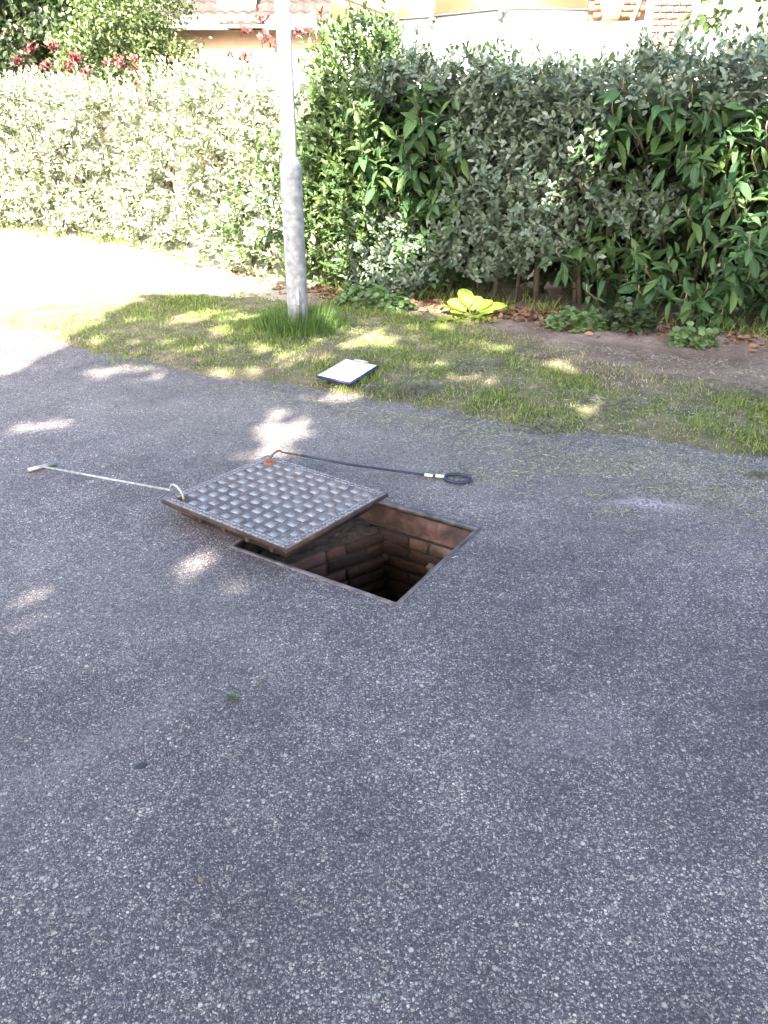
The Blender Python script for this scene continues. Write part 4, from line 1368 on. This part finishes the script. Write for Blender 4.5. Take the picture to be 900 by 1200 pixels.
pg = MB()
for k in range(700):
    y0 = random.uniform(0.6, 4.4); x0 = random.uniform(-0.62, 0.62) * (y0 + 0.5)
    if random.random() < 0.3: x0, y0 = x0 * 0.3 + 0.35 * random.gauss(0, 1), 1.9 + random.gauss(0, .25)
    if edge_d(np.array(x0), np.array(y0)) > -0.05: continue
    u = -(np.array([x0, y0]) - H_B) @ A_; w = (np.array([x0, y0]) - H_B) @ B_
    if -0.05 < u < H_W + 0.6 and -0.1 < w < H_D + 0.15: continue
    s_ = min(random.expovariate(1 / 0.0012) + 0.0012, 0.004)
    m3 = Matrix.Rotation(random.uniform(0, 6), 3, 'Z')
    pg.bevbox((x0, y0, s_ * 0.45), (s_ * 2 * random.uniform(.7, 1.3), s_ * 1.7, s_ * 1.3), s_ * 0.5, m3)
tag(pg.build('loose_grit', mat_noise('grey_beige_grit', [(0.35, (0.09, 0.08, 0.085)), (0.5, (0.20, 0.175, 0.165)), (0.65, (0.42, 0.37, 0.32))], 14, 0.85)), 'loose small stones scattered over the asphalt', 'grit', kind='stuff')
n = 260
y = RNG.uniform(0.7, 3.6, n); x = RNG.uniform(-0.6, 0.6, n) * (y + 0.4)
kp = ~((np.abs(x + 0.3) < 0.75) & (np.abs(y - 2.85) < 0.6)); x, y = x[kp], y[kp]
tag(link('stray_straw', strand_mesh('stray_straw', np.stack([x, y, np.full(len(x), 0.003)], -1), RNG.uniform(0.008, 0.03, len(x)), 0.05, (0.0005, 0.0011)), M['clippings']), 'stray straw bits blown over the road', 'straw', kind='stuff')


# ------------------------------------------------------------------ trees and shrubs behind
def crown_leaves(blobs, n, Ls, wr):
    P = []
    tot = sum(b[3] ** 2 for b in blobs)
    for (bx, by, bz, br) in blobs:
        m = max(int(n * br ** 2 / tot), 10)
        nc = max(m // 40, 3)
        cc = rvec(nc) * (br * RNG.uniform(0.55, 1.0, nc)[:, None])
        w = RNG.integers(0, nc, m)
        p = cc[w] + RNG.normal(0, br * 0.14, (m, 3))
        P.append(p * np.array([1, 1, 0.85]) + np.array([bx, by, bz]))
    P = np.concatenate(P); m = len(P)
    D = unit(rvec(m) + np.array([0, 0, -0.35])); NN = unit(rvec(m) * 0.8 + np.array([-0.2, -0.6, 0.7]))
    L = RNG.uniform(*Ls, m)
    return P, D, NN, L, L * wr


def tree(name, label, x, y, h, trunk_r, blobs, n, Ls, wr, mat, group=None, bark='bark', trunks=((0, 0),)):
    t = thing(name, label, 'tree', (x, y, -0.06), group)
    b = np.array([x, y, -0.06])
    for (ox, oy) in trunks:
        mb = MB()
        mb.tube([(ox, oy, -0.2), (ox + .03, oy, h * .3), (ox - .04, oy + .05, h * .6), (ox, oy, h)], [trunk_r * 1.25, trunk_r, trunk_r * .75, trunk_r * .25], 9)
        for (bx, by, bz, br) in blobs:
            a = Vector((ox, oy, min(h * random.uniform(0.35, 0.8), max(bz - 0.2, 0.3)))); e = Vector((bx, by, bz))
            mid = a.lerp(e, .5) + Vector((0, 0, .12 * (e - a).length))
            mb.tube([a, mid, e], [trunk_r * .45, trunk_r * .3, trunk_r * .1], 6)
        mb.build('trunk', M[bark], t, smooth=True)
    P, D, NN, L, W = crown_leaves(blobs, n, Ls, wr)
    tag(link('crown', leaves_mesh('crown', T_SMALL, P, D, NN, L, W), mat, t), kind='stuff')
    return t


BT = 'trees behind the hedge'
tree('dark_tree', 'tree with bare trunk at far left behind the hedge, leaves coloured dark for shade', -7.9, 16.5, 4.6, 0.13,  # leaf colour lowered to stand in for shade from other trees
     [(-1.8, 0.5, 3.4, 1.5), (-0.3, 0.2, 4.4, 1.6), (1.3, 0.6, 3.9, 1.4), (-1.4, -0.4, 2.2, 0.9), (0.9, 0.8, 2.6, 1.0), (2.3, 0.4, 2.9, 0.9)], 13000, (0.10, 0.17), 0.25, M['l_dark'], BT, trunks=((0.4, 0), (1.25, 0.6)))
tree('leaning_tree', 'thin leaning trunk tree between the dark tree and the bushy pale tree', -6.2, 17.6, 3.4, 0.09,
     [(0.3, 0, 3.4, 1.1), (1.1, 0.4, 2.9, 0.9), (-0.3, 0.6, 2.6, 0.9)], 5200, (0.09, 0.15), 0.27, M['l_tree'], BT)
tree('bushy_tree', 'bushy sunlit pale green tree beside the tiled roof', -3.55, 14.0, 2.6, 0.07,
     [(-0.5, 0, 2.35, 0.75), (0.35, 0.1, 2.05, 0.55), (-0.2, 0.3, 2.95, 0.8), (-1.05, 0.2, 2.1, 0.6), (0.75, -0.1, 1.75, 0.4)], 9500, (0.05, 0.09), 0.28, M['l_tree'], BT)
tree('feathery_conifer', 'thin feathery grey conifer top left of the tiled roof', -6.1, 24.0, 5.6, 0.10,
     [(0, 0, 3.4, 1.0), (0.1, 0, 4.4, 0.8), (0, 0.1, 5.3, 0.55)], 4200, (0.10, 0.2), 0.09, M['l_dark'], BT)
tree('far_tree', 'dense far trees closing the view at the left edge', -13.0, 24.0, 6.0, 0.2,
     [(-2.5, 0, 3.0, 2.3), (0.3, 0.5, 4.4, 2.4), (2.8, 0.2, 3.0, 2.0), (4.6, 0.5, 2.0, 1.5), (3.5, 1.0, 5.0, 2.0), (-4.5, 0, 4.5, 2.2)], 9000, (0.16, 0.26), 0.3, M['l_dark'], BT)
tree('maple_sapling', 'small tree with brownish leaves at the top right corner behind the hedge', 3.3, 8.0, 3.0, 0.035,
     [(-0.15, 0, 2.35, 0.5), (0.45, 0.2, 2.2, 0.55), (0.2, -0.1, 2.8, 0.5), (0.9, 0, 2.6, 0.5), (-0.45, 0, 2.7, 0.35)], 2300, (0.06, 0.10), 0.34, M['l_tree'], BT)


def red_shrub(label, x, y, h, blobs, n):
    t = thing('red_leaved_shrub', label, 'shrub', (x, y, -0.06), 'red leaved shrubs behind the hedge')
    P, D, NN, L, W = crown_leaves(blobs, n, (0.06, 0.10), 0.2)
    D = unit(D + np.array([0, 0, 1.1]))
    base = np.array([x, y, -0.06])
    make_leaf_objects(t, T_SMALL, M['l_red'], P + base, D, NN, L, W, P[:, 1], limit=200)
    for k, (bx, by, bz, br) in enumerate(blobs):
        mb = MB(); mb.tube([(0, 0, 0), (bx * .5, by * .5, bz * .6), (bx, by, bz)], [0.02, 0.014, 0.005], 6); mb.build('stem', M['bark'], t)


red_shrub('red leaved shrub behind the pale hedge below the dark trees', -4.35, 12.2, 2.0, [(-0.35, 0, 2.05, 0.22), (-0.02, 0, 2.10, 0.24), (0.35, 0.1, 2.0, 0.2), (0.7, 0.1, 2.0, 0.18), (1.05, 0.1, 1.98, 0.16)], 420)
red_shrub('red leaved shrub behind the lamp post', -1.35, 10.2, 2.3, [(0.0, 0, 2.28, 0.2), (0.25, 0, 2.18, 0.2), (-0.25, 0.1, 2.1, 0.16), (0.62, 0, 2.30, 0.17), (0.85, 0.1, 2.2, 0.18)], 260)

# ------------------------------------------------------------------ house on the left, behind
hl = thing('brick_house', 'orange brick house with grey pantile roof behind the pale hedge', 'house', (-4.0, 20.0, -0.14))
HL = Vector(hl.location)
mb = MB(); mb.box((0.8, 4.0, 1.5), (6.6, 7.9, 3.0))
hw = mb.build('wall', None or mat_noise('orange_brick_far', [(0.3, (0.44, 0.28, 0.18)), (0.7, (0.52, 0.34, 0.22))], 4, 0.9, 0, 30, 0.2, 0.01), hl)
mb = MB(); mb.box((0.8, -0.30, 3.035), (7.0, 0.12, 0.05)); mb.build('gutter', M['white_wall'], hl)
# pantiled slope: waves across, stepped courses up the slope
nxw, ncs = 150, 13
v, q = [], []
sl = R(38)
for c in range(ncs):
    for (t, lift) in ((0.0, 0.035), (0.36, 0.0)):
        for i in range(nxw + 1):
            xx = -2.9 + 7.4 * i / nxw
            wv = 0.03 * math.cos(2 * math.pi * xx / 0.245) + (0.018 if math.sin(2 * math.pi * xx / 0.245) > 0.6 else 0)
            s_ = c * 0.34 + t
            v.append((xx, -0.34 + s_ * math.cos(sl) - (wv + lift) * math.sin(sl), 3.09 + s_ * math.sin(sl) + (wv + lift) * math.cos(sl)))
row = nxw + 1
for r2 in range(ncs * 2 - 1):
    for i in range(nxw):
        q.append((r2 * row + i, r2 * row + i + 1, (r2 + 1) * row + i + 1, (r2 + 1) * row + i))
mb = MB(); mb.add(v, q=q); rf = mb.build('roof', M['roof'], hl)
mb = MB(); mb.box((0.86, 0.62, 3.62), (0.80, 1.3, 1.1)); mb.build('dormer', M['white_wall'], rf)
mb = MB(); mb.box((0.8, 4.0, 2.9), (6.4, 7.6, 0.2)); mb.build('ceiling_slab', M['white_wall'], hl)

# ------------------------------------------------------------------ house on the right, behind
hr = thing('white_bungalow', 'white bay fronted bungalow with cream eaves and brick corner behind the hedge', 'house', (1.5, 11.2, -0.06))
HR = Vector(hr.location)
bay = [(-0.75, 13.0), (-0.11, 12.4), (0.62, 11.8), (1.37, 10.76), (2.39, 10.95)]
for i in range(4):
    a = Vector((*bay[i], 0)); b = Vector((*bay[i + 1], 0))
    d = (b - a).normalized(); nb = Vector((-d.y, d.x, 0))
    an = math.atan2(d.y, d.x); rot = Matrix.Rotation(an, 3, 'Z'); ln = (b - a).length
    c = (a + b) / 2 + nb * 0.08 - HR
    mb = MB(); mb.box((c.x, c.y, 1.24), (ln - 0.012, 0.16, 2.58), rot); mb.build('white_panel', M['white_wall'], hr)
    c2 = (a + b) / 2 + nb * 0.10 - HR
    mb = MB(); mb.box((c2.x, c2.y, 3.06), (ln - 0.004, 0.16, 0.98), rot); mb.build('cream_fascia', M['cream'], hr)
    c3 = (a + b) / 2 + nb * 0.02 - HR
    mb = MB(); mb.box((c3.x, c3.y, 2.548), (ln - 0.01, 0.10, 0.022), rot); mb.build('trim_rail', M['grey_trim'], hr)
    if 0 < i < 3:
        c4 = b - nb * 0.03 - HR
        mb = MB(); mb.box((c4.x, c4.y, 2.50), (0.035, 0.06, 0.17), rot); mb.box((c4.x + 0.04, c4.y - 0.02, 2.52), (0.05, 0.04, 0.05), rot); mb.build('bracket', M['grey_trim'], hr)
mb = MB(); mb.box((2.0, 4.6, 1.6), (6.2, 6.0, 3.2)); mb.build('wall', M['white_wall'], hr)
mb = MB(); mb.box((0.55, 3.2, 3.72), (5.0, 4.4, 0.10)); mb.build('roof', M['brown_tile'], hr)
# eave corner tiles
for k in range(4):
    mb = MB(); mb.bevbox((-1.98 + k * 0.12, 0.62 - k * 0.06, 2.74 - 0.045 * k), (0.24, 0.34, 0.035), 0.01, Matrix.Rotation(R(20), 3, 'Y') @ Matrix.Rotation(R(-30), 3, 'Z'))
    mb.build('roof_tile', M['brown_tile'], hr)
mb = MB(); mb.box((-1.55, 0.75, 2.62), (0.5, 0.1, 0.16), Matrix.Rotation(R(-25), 3, 'Z')); mb.build('eave_board', M['cream'], hr)
# brick band over a white door panel, then a brick pier
Yb = 11.0 - HR.y
mb = MB(); mb.box((1.24, Yb + 0.10, 2.88), (0.70, 0.14, 0.86)); M['mortar_pale'] = mat_noise('pale_mortar', [(0.3, (0.24, 0.19, 0.15)), (0.7, (0.32, 0.26, 0.21))], 14, 0.95)
bb = mb.build('brick_band', M['mortar_pale'], hr)
bme = {}


def face_brick(parent, x, y, z, L, mat, key):
    if (L, key) not in bme:
        m2 = MB(); m2.bevbox((0, 0, 0), (L, 0.0575, 0.06), 0.004, Matrix.Rotation(R(90), 3, 'X') @ Matrix.Identity(3)); 
        m2 = MB(); m2.box((0, 0, 0), (L, 0.06, 0.055))
        me = fast_mesh('brick', m2.v, quads=m2.q); me.materials.append(mat); bme[(L, key)] = me
    link('brick', bme[(L, key)], None, parent, (x, y, z))


for c in range(6):
    z = 2.50 + c * 0.067
    x0 = 0.90 + (0.0 if c % 2 else 0.07)
    while x0 < 1.50:
        face_brick(bb, x0 + 0.065, Yb + 0.02, z, 0.128, M['brick_orange'], 'o'); x0 += 0.138
mb = MB(); mb.box((1.24, Yb + 0.09, 1.22), (0.68, 0.12, 2.44)); mb.build('door_panel', M['white_wall'], hr)
mb = MB(); mb.box((1.90, Yb + 0.12, 1.7), (0.46, 0.20, 3.4)); bp = mb.build('brick_pier', M['mortar_pale'], hr)
for c in range(20):
    z = 1.75 + c * 0.067
    x0 = 1.675 + (0.0 if c % 2 else -0.07)
    while x0 < 2.12:
        xa, xb = max(x0, 1.672), min(x0 + 0.138, 2.128)
        if xb - xa > 0.04: face_brick(bp, (xa + xb) / 2, Yb + 0.0, z, round(xb - xa - 0.01, 2), M['brick_pink'], 'p')
        x0 += 0.148
mb = MB(); mb.tube([(1.50, Yb - 0.05, 2.9), (1.47, Yb - 0.05, 2.6), (1.39, Yb - 0.05, 2.36), (1.38, Yb - 0.05, 0.1)], [0.028] * 4, 8); mb.build('downpipe', M['grey_trim'], hr)
wl = thing('wall_lamp', 'boxy pale outdoor lamp with ochre lower half on the bungalow wall', 'wall lamp', (2.64, 10.92, 2.40))
mb = MB(); mb.box((0, -0.05, 0.10), (0.24, 0.14, 0.10), None, 0.8); mb.build('cover', M['lamp_glass'], wl)
mb = MB(); mb.box((0, -0.05, 0.01), (0.19, 0.12, 0.078), None, 0.86); mb.build('base', M['lamp_amber'], wl)

# ------------------------------------------------------------------ the trees behind the viewpoint that shade the road
K = 1.0 / math.tan(R(SUN_EL))
AWAY = np.array([-SUN_XY.x, -SUN_XY.y])


def foot(x, y, z):
    """where the sun ray through a point meets the ground"""
    return np.array([x, y]) + AWAY * (z * K)


# outline of the shade on the ground
poly = np.array([foot(*p) for p in ((-6.5, 2.2, 0), (-4.0, 3.9, 0), (-2.75, 4.62, 0), (-2.35, 5.05, 0), (-2.2, 5.9, 0), (-2.15, 7.1, 0), (-1.5, 7.2, 0), (-1.15, 7.2, 0), (-0.95, 7.6, 0.6), (-0.85, 7.5, 1.3), (-0.36, 7.2, 1.72), (0.3, 7.0, 1.85), (1.0, 6.7, 2.0),
                                    (2.3, 6.1, 2.05), (4.5, 5.0, 2.1), (7.5, 4.5, 0.5), (7.5, -2.5, 0), (2, -4.5, 0), (-4, -4, 0), (-7.5, -1.5, 0))])


def in_poly(p, P):
    x, y = p[:, 0], p[:, 1]
    c = np.zeros(len(p), bool)
    j = len(P) - 1
    for i in range(len(P)):
        xi, yi = P[i]; xj, yj = P[j]
        c ^= ((yi > y) != (yj > y)) & (x < (xj - xi) * (y - yi) / (yj - yi + 1e-12) + xi)
        j = i
    return c


gaps = [  # x, y, z of the sunlit fleck, half-sizes across and along
    (-1.82, 4.09, 0, .15, .12), (-0.64, 4.14, 0, .11, .11), (-0.47, 4.06, 0, .12, .12), (-0.55, 3.82, 0, .14, .10), (-0.60, 3.62, 0, .10, .06),
    (-0.78, 2.66, 0, .12, .13), (-0.80, 2.42, 0, .06, .05), (-0.48, 2.50, 0, .13, .10), (-1.23, 2.32, 0, .10, .13), (1.09, 2.44, 0, .03, .03),
    (-1.52, 5.53, 0.03, .30, .12), (-1.70, 5.02, 0, .22, .12), (-0.52, 5.22, 0.03, .16, .15), (-0.27, 4.57, 0.02, .16, .10), (0.53, 4.74, 0.03, .11, .11), (1.18, 4.32, 0.03, .09, .10), (-0.13, 6.04, 0.03, .30, .13), (-1.75, 6.25, 0.03, .22, .08), (-1.05, 5.95, 0.03, .2, .07), (-0.95, 5.45, 0.03, .16, .08), (0.25, 5.1, 0.03, .14, .06), (0.75, 5.5, 0.03, .12, .06), (-0.3, 5.62, 0.03, .2, .06), (0.55, 6.0, 0.03, .14, .06), (-2.0, 5.75, 0.03, .12, .1),
    (1.19, 5.09, 0.03, .10, .08), (-1.3, 6.4, 0.03, .25, .12), (0.72, 6.35, 0.10, .20, .16), (0.35, 6.6, 0.03, .25, .12), (0.15, 5.6, 0.03, .25, .10), (-0.9, 4.95, 0.02, .2, .06),
    (-0.18, 7.1, 1.05, .10, .20), (-0.06, 7.0, 0.98, .12, .14), (-0.16, 7.1, 1.30, .11, .10), (0.15, 6.95, 0.52, .16, .13), (-0.22, 7.1, 0.66, .14, .12), (0.05, 7.0, 0.36, .14, .10), (-0.62, 7.4, 0.85, .18, .30), (-0.68, 7.4, 0.35, .15, .2),
    (2.55, 5.9, 1.18, .11, .26), *[(PX, PY, 1.30 + 0.1 * k_, .06, .05) for k_ in range(14)], (2.60, 5.9, 0.95, .08, .10), (1.22, 6.5, 1.02, .05, .06), (0.31, 2.98, -0.16, .06, .05), (1.5, 6.4, 1.2, .04, .04)]


def in_gap(p):
    m = np.zeros(len(p), bool)
    for (x, y, z, rx, ry) in gaps:
        c = foot(x, y, z)
        dx = p[:, 0] - c[0]; dy = p[:, 1] - c[1]
        k, e_ = ((1.1, 0.08) if y > 3.4 else (0.82, 0.05)) if z < 0.2 and y < 4.9 else ((1.1, 0.14) if z > 0.2 else (1.1, 0.10))
        dd = np.hypot(dx / (rx * k + e_), dy / (ry * k * 1.25 + e_)) + 0.22 * wob(p[:, 0], p[:, 1], 3.0, x)
        m |= (dd < 1) & (RNG.random(len(p)) < ((0.875 if y < 4.3 else 0.91) if z < 0.2 else 0.985))
    return m


step = 0.105
lo, hi2 = poly.min(0), poly.max(0)
QX, QY = np.meshgrid(np.arange(lo[0], hi2[0], step), np.arange(lo[1], hi2[1], step))
cells = np.stack([QX.ravel(), QY.ravel()], -1)
PQ = []
for layer in range(6):
    p = cells + RNG.uniform(-step, step, cells.shape)
    k_ = in_poly(p + 0.17 * np.stack([wob(p[:, 0], p[:, 1], 0.9, 2), wob(p[:, 1], p[:, 0], 0.9, 4)], -1), poly)
    PQ.append(p[k_ & ~in_gap(p)])
PQ = np.concatenate(PQ)
n = len(PQ)
hgt = 6.6 + 1.6 * wob(PQ[:, 0], PQ[:, 1], 0.35, 6.0) + RNG.normal(0, 0.7, n)
hgt = np.clip(hgt, 4.6, 10)
pos = np.stack([PQ[:, 0] - AWAY[0] * hgt * K, PQ[:, 1] - AWAY[1] * hgt * K, hgt], -1)
S_ = np.array(TO_SUN)
nn = unit(S_ + 0.45 * rvec(n))
d = unit(np.cross(nn, rvec(n)))
L = RNG.uniform(0.13, 0.21, n); W = L * 0.42
pos = pos - d * (L * 0.5)[:, None]
split = pos[:, 0] > -1.0
for side, (tx, ty, lbl) in enumerate(((-4.6, -4.6, 'tall broadleaf tree behind the viewpoint shading the left of the road'), (1.6, -4.2, 'tall broadleaf tree behind the viewpoint shading the right of the road'))):
    t = thing('shade_tree', lbl, 'tree', (tx, ty, -0.06), 'trees shading the road')
    mk = split if side else ~split
    base = np.array([tx, ty, -0.06])
    tag(link('crown', leaves_mesh('crown', T_SMALL, pos[mk] - base, d[mk], nn[mk], L[mk], W[mk]), M['l_green'], t), kind='stuff')
    mb = MB()
    mb.tube([(0, 0, -0.3), (0.05, 0, 1.5), (-0.05, 0.1, 3.5), (0, 0, 6.5)], [0.24, 0.2, 0.16, 0.08], 12)
    mb.build('trunk', M['bark'], t, smooth=True)
    pm_ = pos[mk]
    for k in range(9):
        e = Vector(pm_[random.randrange(len(pm_))] - base)
        a = Vector((0, 0, random.uniform(3.0, 5.5)))
        mb = MB(); mb.tube([a, a.lerp(e, .5) + Vector((0, 0, -.15)), e], [0.07, 0.045, 0.012], 7); mb.build('limb', M['bark'], t, smooth=True)
